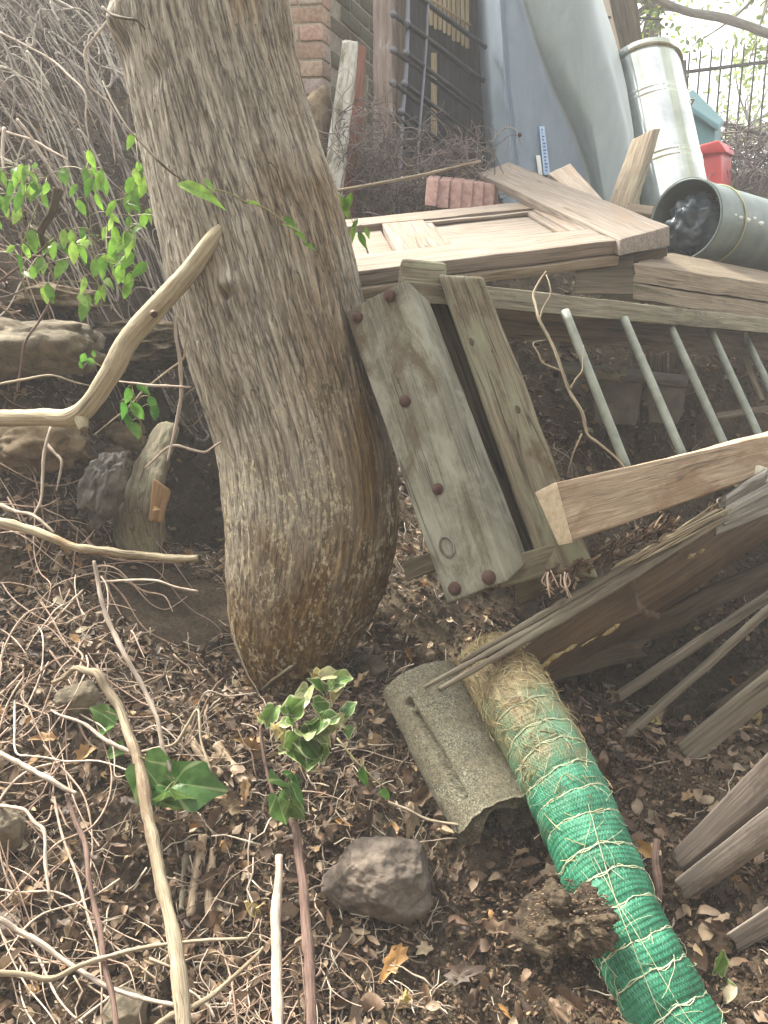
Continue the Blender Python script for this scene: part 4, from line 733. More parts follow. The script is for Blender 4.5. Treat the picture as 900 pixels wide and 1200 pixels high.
# loose boards behind the door
def bd(name, m_, f, b8, seed, label, cat='board'):
    o = MB().add(*g_box8([P(*q_) for q_ in f], [P(*q_) for q_ in b8], res=.02, rnd=.003, wob=.004, seed=seed, chew=.01)).build(name, m_); return tag(o, label, cat)
bd('leaning_board', M['plankwood'], [(712,240,3.35),(741,162,3.55),(766,150,3.55),(736,246,3.35)], [(720,242,3.38),(747,165,3.60),(775,150,3.60),(746,246,3.38)], 161, 'grey board leaning upright in front of the metal bin')
bd('small_board', M['doorwood'], [(700,248,3.40),(642,203,3.75),(668,191,3.75),(712,240,3.42)], [(698,256,3.42),(642,208,3.77),(668,196,3.77),(712,250,3.44)], 162, 'small pale board propped between the old door and the boat hull')
bd('offcut', M['rotwood'], [(730,246,3.2),(768,252,3.2),(770,242,3.3),(736,238,3.3)], [(730,252,3.2),(768,258,3.2),(770,250,3.3),(736,246,3.3)], 163, 'short red brown wood scrap at the foot of the leaning board', 'wood offcut')
for k_, (x, y) in enumerate([(500,209),(514,211),(528,212),(541,213),(554,214),(567,215)]):
    w_ = 13; o = MB().add(*g_box8([P(x - 2, y + 32, 3.0 + k_ * .02), P(x, y, 3.05 + k_ * .02), P(x + w_, y + 1, 3.05 + k_ * .02), P(x + w_ - 2, y + 33, 3.0 + k_ * .02)], [P(x + 3, y + 32, 3.2 + k_ * .02), P(x + 4, y - 4, 3.25 + k_ * .02), P(x + w_ + 4, y - 3, 3.25 + k_ * .02), P(x + w_ + 3, y + 33, 3.2 + k_ * .02)], res=.02, rnd=.004, wob=.004, seed=k_)).build('brick', plain('pinkish red brick', (.24, .13, .11), .9, 0, (.36, .24, .21), 40, .002) if k_ == 0 else bpy.data.materials['pinkish red brick'])
    tag(o, ['leftmost pink brick of the row standing on edge behind the old door', 'second pink brick from the left in the row behind the old door', 'third pink brick from the left in the row behind the old door', 'third pink brick from the right in the row behind the old door', 'second pink brick from the right in the row behind the old door', 'rightmost pink brick of the row, next to the slanting pale board'][k_], 'brick', 'pink bricks standing in a row behind the door')
# pots behind the bars
for k_, (x0, y0, x1, y1, d_, lab) in enumerate([(694,440,752,496,2.72,'square dusty grey pot behind the first two bars of the frame'),(757,446,802,495,2.80,'square dusty grey pot partly behind the third sloping bar')]):
    tpot = thing('plant_pot', P((x0 + x1) / 2, y1, d_ + .08), lab, 'plant pot', 'square pots behind the bars')
    MB().add(*g_box8([P(x0 + 3, y1, d_), P(x0, y0, d_), P(x1, y0 + 6, d_), P(x1 - 8, y1 + 3, d_)], [P(x0 + 12, y1 - 12, d_ + .17), P(x0 + 8, y0 - 8, d_ + .17), P(x1 + 4, y0 - 4, d_ + .17), P(x1 - 2, y1 - 8, d_ + .17)], res=.02, rnd=.006, wob=.003, seed=170 + k_)).build('pot_body', M['pot'], tpot)
    MB().add(*g_box8([P(x0 - 3, y0 + 3, d_ - .01), P(x0 - 3, y0 - 3, d_ - .01), P(x1 + 3, y0 + 3, d_ - .01), P(x1 + 3, y0 + 9, d_ - .01)], [P(x0 + 5, y0 - 6, d_ + .18), P(x0 + 5, y0 - 11, d_ + .18), P(x1 + 6, y0 - 6, d_ + .18), P(x1 + 6, y0 - 1, d_ + .18)], res=.02, rnd=.003, wob=.002)).build('pot_rim', M['pot'], tpot)
bd('short_plank', M['mosswood'], [(640,432,2.62),(700,446,2.70),(738,450,2.72),(735,436,2.72)][:4], [(640,425,2.72),(700,432,2.80),(738,440,2.82),(735,430,2.82)], 175, 'short mossy board lying across the pots behind the bars')
for k_, (a_, c_, w_, lab) in enumerate([((866,400,3.0),(893,470,2.85),.02,'thin pale stake leaning behind the last bars, left one'),((886,415,3.05),(905,462,2.95),.02,'thin pale stake leaning behind the last bars, right one'),((838,488,2.8),(960,470,3.0),.025,'thin reddish board lying in leaves behind the last bars')]):
    tag(MB().add(*g_beam(P(*a_), P(*c_), w_, .012, UP if k_ == 2 else RT, res=.02, seed=180 + k_)).build('stake' if k_ < 2 else 'thin_board', M['batten']), lab, 'stake' if k_ < 2 else 'board')
for k_, (x, y, w_, h_, d_) in enumerate([(772,415,20,42,3.05),(792,408,16,36,3.15)]):
    tag(MB().add(*wallbox(x - w_ / 2, x + w_ / 2, y, y + h_, d_, d_ + .03, .03, 185 + k_, .02, rnd=.003, wob=.004)).build('wood_block', M['batten']), ['dim square wood block under the rail behind the second bar', 'dim narrow wood block under the rail behind the third bar'][k_], 'wood block')
# ------------------------------------------------------------------ leaves
def tmpl(shape):
    """flat leaf outline: returns (V in [length, width], faces). One grid for simple leaves, a fan of rings for lobed ones."""
    if shape in ('ovate', 'lance', 'chip'):
        us = np.linspace(0, 1, 6 if shape != 'chip' else 3); vs_ = np.array([-1, 0, 1.0])
        w = {'ovate': np.sin(np.pi * us ** .8) ** .8, 'lance': np.sin(np.pi * us ** .75) ** 1.1, 'chip': np.array([.8, 1, .6])}[shape]; w = np.maximum(w, .04)
        V = np.array([[u_, v_ * w_] for u_, w_ in zip(us, w) for v_ in vs_]); n = 3; F = []
        for a in range(len(us) - 1):
            for b_ in range(2): F.append([a * n + b_, a * n + b_ + 1, (a + 1) * n + b_ + 1, (a + 1) * n + b_])
        return V, np.array(F)
    if shape == 'ivy':
        ang = np.radians([180, 150, 128, 105, 85, 62, 40, 18, 0, -18, -40, -62, -85, -105, -128, -150]); r = np.array([.22, .60, .74, .66, .68, .86, .74, .78, 1.0, .78, .74, .86, .68, .66, .74, .60]); af = np.linspace(np.pi, -np.pi, 48, endpoint=False); r = np.interp(-af, -np.append(ang, -np.pi), np.append(r, r[0])); r = .25 * np.roll(r, 1) + .5 * r + .25 * np.roll(r, -1); ang = af
    else:   # 'oak' like ragged dead leaf
        ang = np.radians([180, 150, 120, 100, 75, 55, 35, 15, 0, -15, -35, -55, -75, -100, -120, -150]); r = np.array([.3, .5, .45, .72, .5, .75, .55, .9, .95, .7, .5, .7, .45, .6, .4, .45])
    c = np.array([.36, 0]); ring = [c]; out = []
    for k_ in (.34, .68, 1.0): out.append(np.stack([c[0] + k_ * r * np.cos(ang) * .64, k_ * r * np.sin(ang) * 1.05], -1))
    V = np.vstack([c[None]] + out); n = len(ang); F = []
    for q_ in (0, n):
        for a in range(n): b_ = (a + 1) % n; F.append([1 + q_ + a, 1 + q_ + b_, 1 + q_ + n + b_, 1 + q_ + n + a])
    T = [[0, 1 + a, 1 + (a + 1) % n] for a in range(n)]
    F = np.array(F)[:, ::-1]; T = np.array(T)
    return V, (F, T)
def leaves(mb, pos, dirs, nor, L, W, shape, fold, curl, rs, crumple=.0, mi=0):
    """many leaves at once. pos (n,3), dirs tip direction, nor face normal"""
    T, F = tmpl(shape); n = len(pos); d = nrm(dirs); nn = nrm(nor - d * np.sum(nor * d, 1, keepdims=True)); sd_ = np.cross(nn, d)
    u, v = T[:, 0][None], T[:, 1][None]; L = np.asarray(L)[:, None]; W = np.asarray(W)[:, None]; fold = np.asarray(fold)[:, None]; curl = np.asarray(curl)[:, None]
    if shape == 'ivy':
        f1, f2, f3 = (rs.uniform(0, 6.28, (n, 1)) for _ in range(3)); rip = crumple * L * (2.6 * np.sin(5.5 * u + 3 * v + f1) + 2.2 * np.sin(4 * v - 3 * u + f2) + 1.2 * np.sin(9 * u + 7 * v + f3)); ju = 0
    else: rip = crumple * L * rs.uniform(-1, 1, (n, T.shape[0])); ju = crumple * .5 * L * rs.uniform(-1, 1, (n, T.shape[0]))
    h = fold * np.abs(v) * W * .5 - curl * u * u * L + rip
    uu = u * L * (1 - .25 * np.abs(curl) * u) + ju; vv = v * W * .5 * (1 - .3 * np.minimum(np.abs(fold), 1.4))
    V = pos[:, None] + uu[..., None] * d[:, None] + vv[..., None] * sd_[:, None] + h[..., None] * nn[:, None]
    m_ = T.shape[0]; off = (np.arange(n) * m_)[:, None, None]
    Fs = [(f[None] + off).reshape(-1, f.shape[1]) for f in (F if isinstance(F, tuple) else (F,))]
    tcl = np.zeros(V.shape); tcl[..., 0] = u; tcl[..., 1] = v; tcl[..., 2] = (np.concatenate([[0], np.full((m_ - 1) // 3, .34), np.full((m_ - 1) // 3, .68), np.full((m_ - 1) // 3, 1.0)]) if shape in ('ivy', 'oak') else np.abs(v))
    mb.add(V.reshape(-1, 3), Fs, (np.stack([uu, vv, 0 * uu], -1) + rs.uniform(0, 9, (n, 1, 3))).reshape(-1, 3), tcl.reshape(-1, 3), mi=mi)
LIT = [(0, (.03, .018, .011)), (.25, (.065, .038, .022)), (.48, (.12, .073, .044)), (.66, (.19, .125, .08)), (.80, (.25, .19, .135)), (.92, (.34, .25, .15)), (.97, (.38, .21, .08)), (1, (.46, .39, .28))]
M['litter'] = leafmat('brown leaf litter', LIT, .12); M['twig'] = leafmat('dry twig bits', [(0, (.13, .09, .06)), (.3, (.24, .18, .13)), (.6, (.36, .29, .22)), (.85, (.48, .41, .33)), (1, (.58, .52, .42))], 0, .8)
M['crumb'] = leafmat('soil crumbs and wood chips', [(0, (.03, .018, .012)), (.4, (.075, .046, .029)), (.7, (.14, .09, .056)), (.95, (.22, .155, .10)), (1, (.34, .27, .19))], 0, .95)
sc_ = smooth_c
def insm(x, y, k=1.0): return (((x - sc_[0]) / (.17 * k)) ** 2 + ((y - sc_[1]) / (.15 * k)) ** 2) < 1
def scat(n, x0, x1, y0, y1, rs, near=1.0):
    x = rs.uniform(x0, x1, n); y = y0 + (y1 - y0) * rs.rand(n) ** near; k = ~insm(x, y); return x[k], y[k]
def litter(n, box, Lr, rs, shape, lift, name, tilt=.6, m_='litter', wr=(.45, .75), crumple=.06, near=1.3):
    x, y = scat(n, *box, rs, near); n = len(x); z = Hf(x, y); N = HN(x, y); a = rs.uniform(0, 2 * np.pi, n)
    t = np.stack([np.cos(a), np.sin(a), 0 * a], -1); t = nrm(t - N * np.sum(t * N, 1, keepdims=True)); nn = nrm(N + rs.normal(0, tilt, (n, 3))); t = nrm(t + rs.normal(0, .25, (n, 3)))
    pos = np.stack([x, y, z], -1) + N * rs.uniform(0, lift, n)[:, None]; L = rs.uniform(Lr[0], Lr[1], n) * rs.uniform(.6, 1, n)
    mb = MB(); leaves(mb, pos, t, nn, L, L * rs.uniform(*wr, n), shape, rs.uniform(-.6, 1.3, n), rs.uniform(-.5, .7, n), rs, crumple); o = mb.build(name, M[m_]); tag(o, kind='stuff'); return o
rs = np.random.RandomState(21)
o = litter(15000, (-1.7, 2.4, .7, 4.6), (.012, .055), rs, 'ovate', .025, 'leaf_litter', tilt=.42); tag(o, 'brown dead leaf litter covering the bank', 'leaf litter')
o = litter(8000, (-1.3, -.02, .75, 2.2), (.010, .045), rs, 'lance', .03, 'leaf_litter'); tag(o, 'narrow dry leaf litter on the left bank', 'leaf litter')
o = litter(3400, (-1.7, 2.4, .7, 4.4), (.035, .095), rs, 'oak', .03, 'lobed_leaf_litter', tilt=.35, wr=(.6, .8), crumple=.05); tag(o, 'larger lobed dead leaves strewn over the bank', 'leaf litter')
def crumbs(n, box, Lr, rs, name, label):
    x, y = scat(n, *box, rs, 1.0); n = len(x); N = HN(x, y); p0 = np.stack([x, y, Hf(x, y)], -1) + N * rs.uniform(-.002, .010, n)[:, None]
    oc = np.array([[1, 0, 0], [-1, 0, 0], [0, 1, 0], [0, -1, 0], [0, 0, 1], [0, 0, -1.0]]); T = np.array([[0, 2, 4], [2, 1, 4], [1, 3, 4], [3, 0, 4], [2, 0, 5], [1, 2, 5], [3, 1, 5], [0, 3, 5]])
    s_ = rs.uniform(Lr[0], Lr[1], (n, 1, 1)) * rs.uniform(.35, 1, (n, 1, 1)); V = oc[None] * np.array([1, .6, .45]) * (1 + rs.uniform(-.4, .4, (n, 6, 3))); q_ = nrm(rs.normal(size=(n, 3))); r_ = nrm(np.cross(q_, rs.normal(size=(n, 3)))); w_ = np.cross(q_, r_)
    V = (V[..., :1] * q_[:, None] + V[..., 1:2] * r_[:, None] + V[..., 2:] * w_[:, None]) * s_ + p0[:, None]
    o = MB().add(V.reshape(-1, 3), [(T[None] + (np.arange(n) * 6)[:, None, None]).reshape(-1, 3)]).build(name, M['crumb'], smooth=False); return tag(o, label, 'mulch', kind='stuff')
crumbs(30000, (-.35, .75, .75, 1.6), (.002, .009), rs, 'mulch', 'dark crumbly mulch between the dark stone and the green roll')
crumbs(26000, (-1.2, 1.6, .7, 3.0), (.003, .013), rs, 'soil_crumbs', 'soil crumbs and wood chips all over the bank')
def twigs(n, box, Lr, Rr, rs, name, label, m_='twig', lift=.03, bend=.25, align=None, near=1.3):
    x, y = scat(n, *box, rs, near); n = len(x); N = HN(x, y); a = rs.uniform(0, 2 * np.pi, n) if align is None else rs.normal(align, .6, n)
    t = np.stack([np.cos(a), np.sin(a), 0 * a], -1); t = nrm(t - N * np.sum(t * N, 1, keepdims=True) + N * rs.normal(0, .22, (n, 1))); p0 = np.stack([x, y, Hf(x, y)], -1) + N * rs.uniform(.0, lift, n)[:, None]
    L = rs.uniform(*Lr, n) * rs.uniform(.4, 1, n); r = rs.uniform(*Rr, n); K = 5; u = np.linspace(-.5, .5, K); sd_ = np.cross(N, t); bb_ = rs.normal(0, bend, n) * L; jj_ = rs.normal(0, .04, (n, K)) * L[:, None]
    C = p0[:, None] + t[:, None] * (u[None] * L[:, None])[..., None] + sd_[:, None] * (bb_[:, None] * (.25 - u[None] ** 2) + jj_)[..., None]
    S = 5; th = np.linspace(0, 2 * np.pi, S, endpoint=False); rr2 = r[:, None] * (1 - .5 * (u[None] + .5))
    V = C[:, :, None] + rr2[:, :, None, None] * (np.cos(th)[None, None, :, None] * sd_[:, None, None] + np.sin(th)[None, None, :, None] * N[:, None, None])
    i = np.arange(K - 1)[:, None] * S; j = np.arange(S)[None]; k = (j + 1) % S; Q = np.stack([i + j, i + k, i + S + k, i + S + j], -1).reshape(-1, 4); Q = (Q[None] + (np.arange(n) * K * S)[:, None, None]).reshape(-1, 4)
    cap_ = np.vstack([np.arange(S)[::-1], (K - 1) * S + np.arange(S)]); cap_ = (cap_[None] + (np.arange(n) * K * S)[:, None, None]).reshape(-1, S)
    o = MB().add(V.reshape(-1, 3), [Q, cap_]).build(name, M[m_]); return tag(o, label, 'twigs', kind='stuff')
twigs(6000, (-1.4, .1, .72, 2.5), (.02, .12), (.0006, .0020), rs, 'twig_litter', 'dry twigs littering the left bank')
twigs(1700, (-.3, 2.0, .72, 4.2), (.02, .10), (.0006, .0018), rs, 'twig_litter', 'dry twigs littering the right side of the bank')
twigs(130, (-1.2, -.1, .78, 1.8), (.10, .26), (.0012, .003), rs, 'long_twig_litter', 'longer dry canes lying across the left bank', bend=.15, lift=.06)

def stems(n, box, rs, steps, step, hmax, r0, name, label, m_, wander=.5, head=None, hup=.35, minh=.01, ysc=.85):
    mb = MB()
    for k_ in range(n):
        x = rs.uniform(box[0], box[1]); y = rs.uniform(box[2], box[3])
        if -1.15 < x < -.4 and 2.15 < y < 3.1: continue
        a = rs.uniform(0, 2 * np.pi) if head is None else rs.normal(head, .7); h = rs.uniform(minh, hmax); vh = rs.normal(0, .3); ka = rs.normal(0, wander); pts = []
        for q_ in range(rs.randint(steps[0], steps[1])):
            if insm(x, y, .8) : h = max(h, .03)
            pts.append((x, y, h)); ka += rs.normal(0, wander * .7); ka *= .85; a += ka * .5 + (rs.normal(0, .8) if rs.rand() < .16 else 0); vh = vh * .8 + rs.normal(0, hup); h += vh * step
            if h < minh: h = minh; vh = abs(vh) * .5
            if h > hmax: h = hmax; vh = -abs(vh) * .5
            x += math.cos(a) * step; y += math.sin(a) * step * ysc
        q_ = np.array(pts); V = np.stack([q_[:, 0], q_[:, 1], Hf(q_[:, 0], q_[:, 1]) + q_[:, 2]], -1)
        # smooth out the ground's own roughness
        for _ in range(1): V[1:-1] = (V[:-2] + 2 * V[1:-1] + V[2:]) / 4
        r = r0 * rs.uniform(.45, 1.3); mb.add(*g_tube(V, [r, r * .85, r * .45], n=5, sp=3, cap=False, seed=k_ % 97, lump=.4))
    o = mb.build(name, M[m_]); return tag(o, label, 'stems', kind='stuff')
M['bramble'] = leafmat('grey bramble stems', [(0, (.19, .16, .14)), (.4, (.34, .30, .265)), (.8, (.50, .46, .41)), (1, (.60, .55, .46))], 0, .75)
M['vinedry'] = leafmat('pinkish dry vine stems', [(0, (.27, .18, .13)), (.4, (.40, .29, .22)), (.8, (.52, .40, .32)), (1, (.60, .51, .42))], 0, .75)
M['darkstem'] = leafmat('dark dead stems', [(0, (.05, .04, .035)), (.6, (.12, .095, .08)), (1, (.20, .165, .14))], 0, .85)
rs = np.random.RandomState(31)
stems(430, (-3.0, -.55, 2.75, 5.2), rs, (8, 20), .07, .50, .0052, 'bramble_thicket', 'tangle of grey bare bramble stems on the bank behind the tree', 'bramble', .7, hup=.6, ysc=.18)
stems(260, (-3.0, -.5, 2.7, 5.2), rs, (8, 18), .06, .30, .0035, 'bramble_thicket', 'thin dark bramble stems deep in the thicket behind the tree', 'darkstem', .6, hup=.5, ysc=.2)
stems(120, (-1.7, -.62, 2.3, 3.1), rs, (8, 18), .045, .16, .0030, 'bramble_thicket', 'thin bare stems over the steep bank left of the trunk', 'vinedry', .5, hup=.5)
stems(120, (-1.05, -.62, 1.15, 2.0), rs, (8, 18), .035, .10, .0021, 'dry_vine_tangle', 'tangle of pinkish dry vines on the left bank', 'vinedry', .16, head=-1.5, hup=.35)
stems(26, (-.75, -.10, .85, 1.5), rs, (6, 14), .035, .05, .0016, 'dry_vine_tangle', 'thin dry vines near the foot of the left bank', 'vinedry', .2, hup=.3)
stems(60, (-1.2, -.70, 1.9, 2.4), rs, (6, 14), .04, .12, .0022, 'dry_vine_tangle', 'dry vines hanging below the bent branch', 'vinedry', .5, head=-1.2, hup=.5)
stems(120, (.0, 1.9, 2.2, 3.4), rs, (6, 12), .04, .10, .0022, 'dead_stems', 'dead stems among the leaves behind the metal bars', 'darkstem', .5, hup=.4)

stems(200, (-3.0, -.6, 2.9, 5.0), rs, (10, 20), .06, .55, .0042, 'bramble_thicket', 'chaotic looping pale bramble stems over the thicket', 'bramble', 1.0, hup=.9, ysc=.3)
stems(160, (-1.6, -.62, 2.35, 3.4), rs, (6, 14), .05, .30, .0036, 'bramble_thicket', 'dark dead stems crowding the hollow left of the trunk', 'darkstem', .9, hup=.7)
# dense dead plant tangle round the tall post
def tangle(c, r, n, rad, name, label, m_, rs, steps=9, st=.04):
    mb = MB()
    for k_ in range(n):
        p_ = np.array(c) + rs.uniform(-1, 1, 3) * np.array(r) * .8; d_ = nrm(rs.normal(size=3)); pts = []
        for q_ in range(steps):
            pts.append(p_.copy()); d_ = nrm(d_ + rs.normal(0, .45, 3) - (p_ - c) / np.array(r) * .22); p_ = p_ + d_ * st
        mb.add(*g_tube(pts, [rad * rs.uniform(.5, 1.2), rad * .3], n=4, sp=2, cap=False))
    return tag(mb.build(name, M[m_]), label, 'dead plants', kind='stuff')
M['tang'] = leafmat('dead brown plant stems', [(0, (.10, .08, .075)), (.6, (.21, .175, .165)), (1, (.34, .29, .26))], 0, .9)
tangle(P(428, 195, 3.35), (.16, .12, .30), 190, .0028, 'dead_plant', 'brown tangle of a dead plant between the painted post and tall post', 'tang', rs)
tangle(P(510, 205, 3.35), (.30, .14, .17), 260, .0028, 'dead_plant', 'brown tangle of a dead plant at the foot of the black rack', 'tang', rs)
tag(MB().add(*g_tube([P(392, 224, 3.0), P(480, 208, 3.05), P(563, 189, 3.15)], .006, n=7)).build('thin_pole', M['stick']), 'thin pale pole lying across the dead plants behind the old door', 'pole')

# ------------------------------------------------------------------ the bent branch and single sticks
def stick(name, pts, rad, m_, label, cat='stick', lift=.012, lump=.32, n=9, sp=6, parent=None, seed=0):
    L_ = []
    for p_ in pts:
        if len(p_) == 3: L_.append(P(*p_))
        else: L_.append(G(p_[0], p_[1], lift + (rad if np.isscalar(rad) else max(rad))))
    q_ = [L_[0]]; rk = np.random.RandomState(seed + 500)
    for a_, b_ in zip(L_[:-1], L_[1:]):
        l_ = np.linalg.norm(b_ - a_)
        if l_ > .045: q_.append((a_ + b_) / 2 + rk.normal(0, min(.0035, l_ * .03), 3))
        q_.append(b_)
    L_ = q_
    o = MB().add(*g_tube(L_, rad, n=n, sp=sp, lump=lump, seed=seed)).build(name, M[m_], parent); return tag(o, label, cat)
bent = thing('bent_branch', P(93, 500, 1.75), 'thick pale peeled branch with a sharp bend leaning against the tree trunk', 'branch')
b_ = MB(); b_.add(*g_tube([P(-230, 520, 2.30), P(-60, 490, 1.97), P(0, 490, 1.86), P(50, 489, 1.80), P(92, 486, 1.75), P(128, 440, 1.73), P(150, 400, 1.73), P(180, 364, 1.73), P(222, 318, 1.73), P(250, 280, 1.735), P(270, 252, 1.76)], [.021, .020, .020, .0205, .0215, .0225, .024, .0245, .0225, .019, .015], n=18, sp=12, lump=.16, seed=3))
b_.build('wood', M['branch'], bent)
MB().add(*g_tube([P(93, 482, 1.75), P(97, 498, 1.735), P(99, 503, 1.73)], [.018, .014, .009], n=12, sp=4, lump=.2, seed=4)).build('branch_stub', M['branch'], bent)
MB().add(*g_tube([P(180, 367, 1.705), P(181, 369, 1.695)], [.0085, .0075], n=12, sp=2, lump=.15, seed=4)).build('knot', M['rotwood'], bent)
stick('stick', [(-220,600,2.05),(-50,600,1.78),(0,612,1.72),(60,630,1.70),(120,645,1.69),(180,652,1.68),(232,654,1.68)], [.0125,.0125,.011,.0095,.0085,.0078], 'branch', 'straight pale stick jutting level from the left edge above the bare soil', seed=5)
stick('stick', [(-20,583,1.76),(20,600,1.74),(45,608,1.72),(63,624,1.71)], [.0045,.0045,.004,.003], 'palestem', 'short thin whitish stick just above the level pale stick at the left edge', seed=6)
stick('stick', [(110,657,1.62),(118,700,1.60),(135,745,1.57),(165,800,1.53),(185,845,1.49),(200,905,1.45)], [.0036,.0046,.005,.005,.0044,.0036], 'palestem', 'slim curved whitish stick running down from the level stick across the leaves', seed=7)
stick('stick', [(62,800,1.62),(88,783,1.58),(115,790,1.55),(140,830,1.52),(158,880,1.46),(172,950,1.37),(190,1040,1.27),(208,1130,1.18),(216,1240,1.09)], [.004,.006,.009,.0092,.0105,.0108,.011,.0115,.0115], 'stick', 'long thick grey brown stick arching over from a stone down to the bottom edge', seed=8)
stick('stick', [(155,882,1.47),(120,865,1.5),(70,838,1.54),(60,832,1.56)], [.004,.0042,.003,.002], 'palestem', 'thin side shoot joining the arching grey brown stick from the left', seed=9)
stick('stick', [(156,884,1.47),(205,872,1.47),(232,832,1.5),(248,905,1.42)], [.0035,.0032,.0028,.0016], 'stick', 'thin kinked side shoot right of the arching grey brown stick', seed=10)
stick('stick', [(327,1003,1.34),(325,1050,1.29),(324,1110,1.22),(328,1240,1.09)], [.0062,.0085,.0082,.0085], 'palestem', 'pale upright cane near the bottom edge, left of the purple brown one', seed=11)
stick('stick', [(305,850,1.50),(312,900,1.46),(330,950,1.41),(348,975,1.37),(356,1040,1.29),(362,1120,1.20),(366,1240,1.09)], [.003,.0035,.0045,.0085,.0085,.0088,.0085], 'purplestem', 'purple brown upright stem rising under the variegated ivy to its leaves', seed=12)
stick('stick', [(78,930,1.42),(100,990,1.35),(110,1060,1.27),(122,1130,1.19),(138,1230,1.10)], [.0035,.0045,.0045,.0042,.004], 'purplestem', 'thin pinkish brown stem running down the lower left to the bottom edge', seed=13)
stick('stick', [(-30,870,1.48),(20,893,1.45),(60,914,1.42),(90,930,1.41)], [.0055,.0055,.005,.0042], 'palestem', 'pale stick slanting in from the left edge, ending on the thin pink stem', seed=14)
stick('stick', [(-20,1070,1.22),(20,1090,1.22),(70,1122,1.2),(130,1158,1.17),(200,1177,1.15),(212,1180,1.15)], [.004,.0046,.0042,.004,.0036,.003], 'palestem', 'long pale cane curving low across the bottom left to the arching stick', seed=15)
stick('stick', [(-20,1140,1.17),(60,1147,1.17),(130,1120,1.19),(200,1106,1.2),(290,1100,1.21)], [.004,.0042,.0036,.0032,.002], 'stick', 'thin tan cane crossing behind the arching stick near the bottom left', seed=16)
stick('stick', [(160,1215,1.1),(200,1190,1.13),(250,1165,1.16),(300,1120,1.2),(308,1110,1.22)], [.0038,.0044,.004,.003,.002], 'vinestick' if 'vinestick' in M else 'stick', 'brown cane curving up from the bottom edge towards the pale upright cane', seed=17)
stick('stick', [(0,944,1.40),(30,950,1.38),(52,975,1.35),(58,1050,1.27)], [.0035,.0035,.0033,.0025], 'palestem', 'thin pale hooked cane at the left edge above the pale cane', seed=18)
stick('stick', [(246,888),(300,820),(345,780,1.66)], [.005,.0065,.005], 'darkwood' , 'dark brown root curving along the ground up to the foot of the tree', 'root', .0, seed=19)
stick('stick', [(40,690),(110,687),(180,680,1.80),(232,693,1.76)], [.003,.0032,.003,.0025], 'palestem', 'thin pale twig ending over the bare soil below the level stick', seed=20)
stick('stick', [(265,690,1.66),(268,720,1.64),(290,790,1.60),(305,818,1.58)], [.001,.0018,.0018,.0012], 'stick', 'fine bent twig standing against the foot of the tree', seed=21)
stick('stick', [(205,905),(240,812,1.55),(300,812,1.56)], [.0014,.0018,.0012], 'palestem', 'fine kinked straw below the foot of the tree', seed=22)
stick('stick', [(455,940,1.45),(500,960,1.43),(560,968,1.40)], [.0028,.0028,.0022], 'stick', 'thin tan twig between the dark stone and the speckled half tube', seed=23)
stick('stick', [(770,985,1.36),(772,1040,1.30),(762,1090,1.25)], [.006,.007,.005], 'purplestem', 'short rough brown stick along the right side of the green roll', seed=24)
stick('hanging_vine', [(205,370,1.74),(207,400,1.73),(212,440,1.74),(208,490,1.75),(196,540,1.76)], [.003,.0042,.0044,.004,.002], 'vinedryS' if 'vinedryS' in M else 'palestem', 'pinkish vine hanging straight down from the bent branch left of the trunk', 'vine', seed=25)
stick('hanging_vine', [(208,372,1.75),(218,390,1.76),(215,420,1.77),(190,440,1.8),(150,478,1.85),(110,510,1.9)], [.002,.0026,.0026,.0024,.0022,.001], 'stick', 'thin vine looping from the bent branch down to the left under it', 'vine', seed=26)
stick('twig', [(140,447,1.80),(180,452,1.76),(224,454,1.73)], [.002,.0034,.0028], 'palestem', 'pale level twig crossing the hanging vine in front of the dark hollow', 'twig', seed=27)
stick('twig', [(170,548,1.84),(192,528,1.82),(205,522,1.80),(240,530,1.80),(262,516,1.79)], [.0018,.003,.003,.0028,.0018], 'palestem', 'pale forked twig reaching the trunk at the bottom of the hanging vine', 'twig', seed=28)
stick('hanging_vine', [(232,400,1.76),(238,440,1.75),(245,480,1.73),(262,520,1.72),(280,548,1.71)], [.002,.0022,.0022,.002,.0012], 'stick', 'fine stem clinging down the left side of the trunk', 'vine', seed=29)
stick('old_vine', [(640,318,1.86),(625,345,1.82),(632,375,1.78),(650,410,1.76),(668,460,1.74),(688,508,1.72),(715,530,1.70),(732,548,1.70)], [.002,.003,.0036,.004,.0038,.0034,.0028,.0015], 'stick', 'bare pale vine hanging in front of the sloping metal bars', 'vine', seed=30)
for k_, (pp_, lab) in enumerate([([(632,375,1.78),(645,345,1.8),(640,322,1.84)],'short upper fork of the bare vine near the mossy rail'),([(660,436,1.75),(636,425,1.76),(625,402,1.78),(640,398,1.78)],'curled left fork of the bare vine before the bars'),([(668,455,1.74),(682,435,1.74),(684,405,1.75)],'short right fork of the bare vine beside the first bar'),([(682,508,1.72),(672,530,1.72),(665,555,1.73)],'lowest fork of the bare vine above the tan beam')]):
    stick('old_vine', pp_, [.0022, .002, .001], 'stick', lab, 'vine', seed=31 + k_)
stick('twig', [(120,8,1.80),(140,20,1.74),(160,24,1.72),(170,34,1.74)], [.003,.004,.003,.0015], 'darkwood', 'dark twig poking out at the top left edge of the trunk', 'twig', seed=36)
stick('twig', [(120,95,1.9),(150,150,1.76),(185,188,1.70),(215,212,1.70)], [.002,.003,.003,.001], 'darkwood', 'thin dark twig lying over the upper left side of the trunk', 'twig', seed=37)
stick('dead_root', [(68,222,2.2),(60,250,2.2),(48,272,2.22),(52,300,2.3)], [.014,.013,.011,.006], 'darkwood', 'dark crooked dead root among the green leaves at the left', 'root', seed=38)
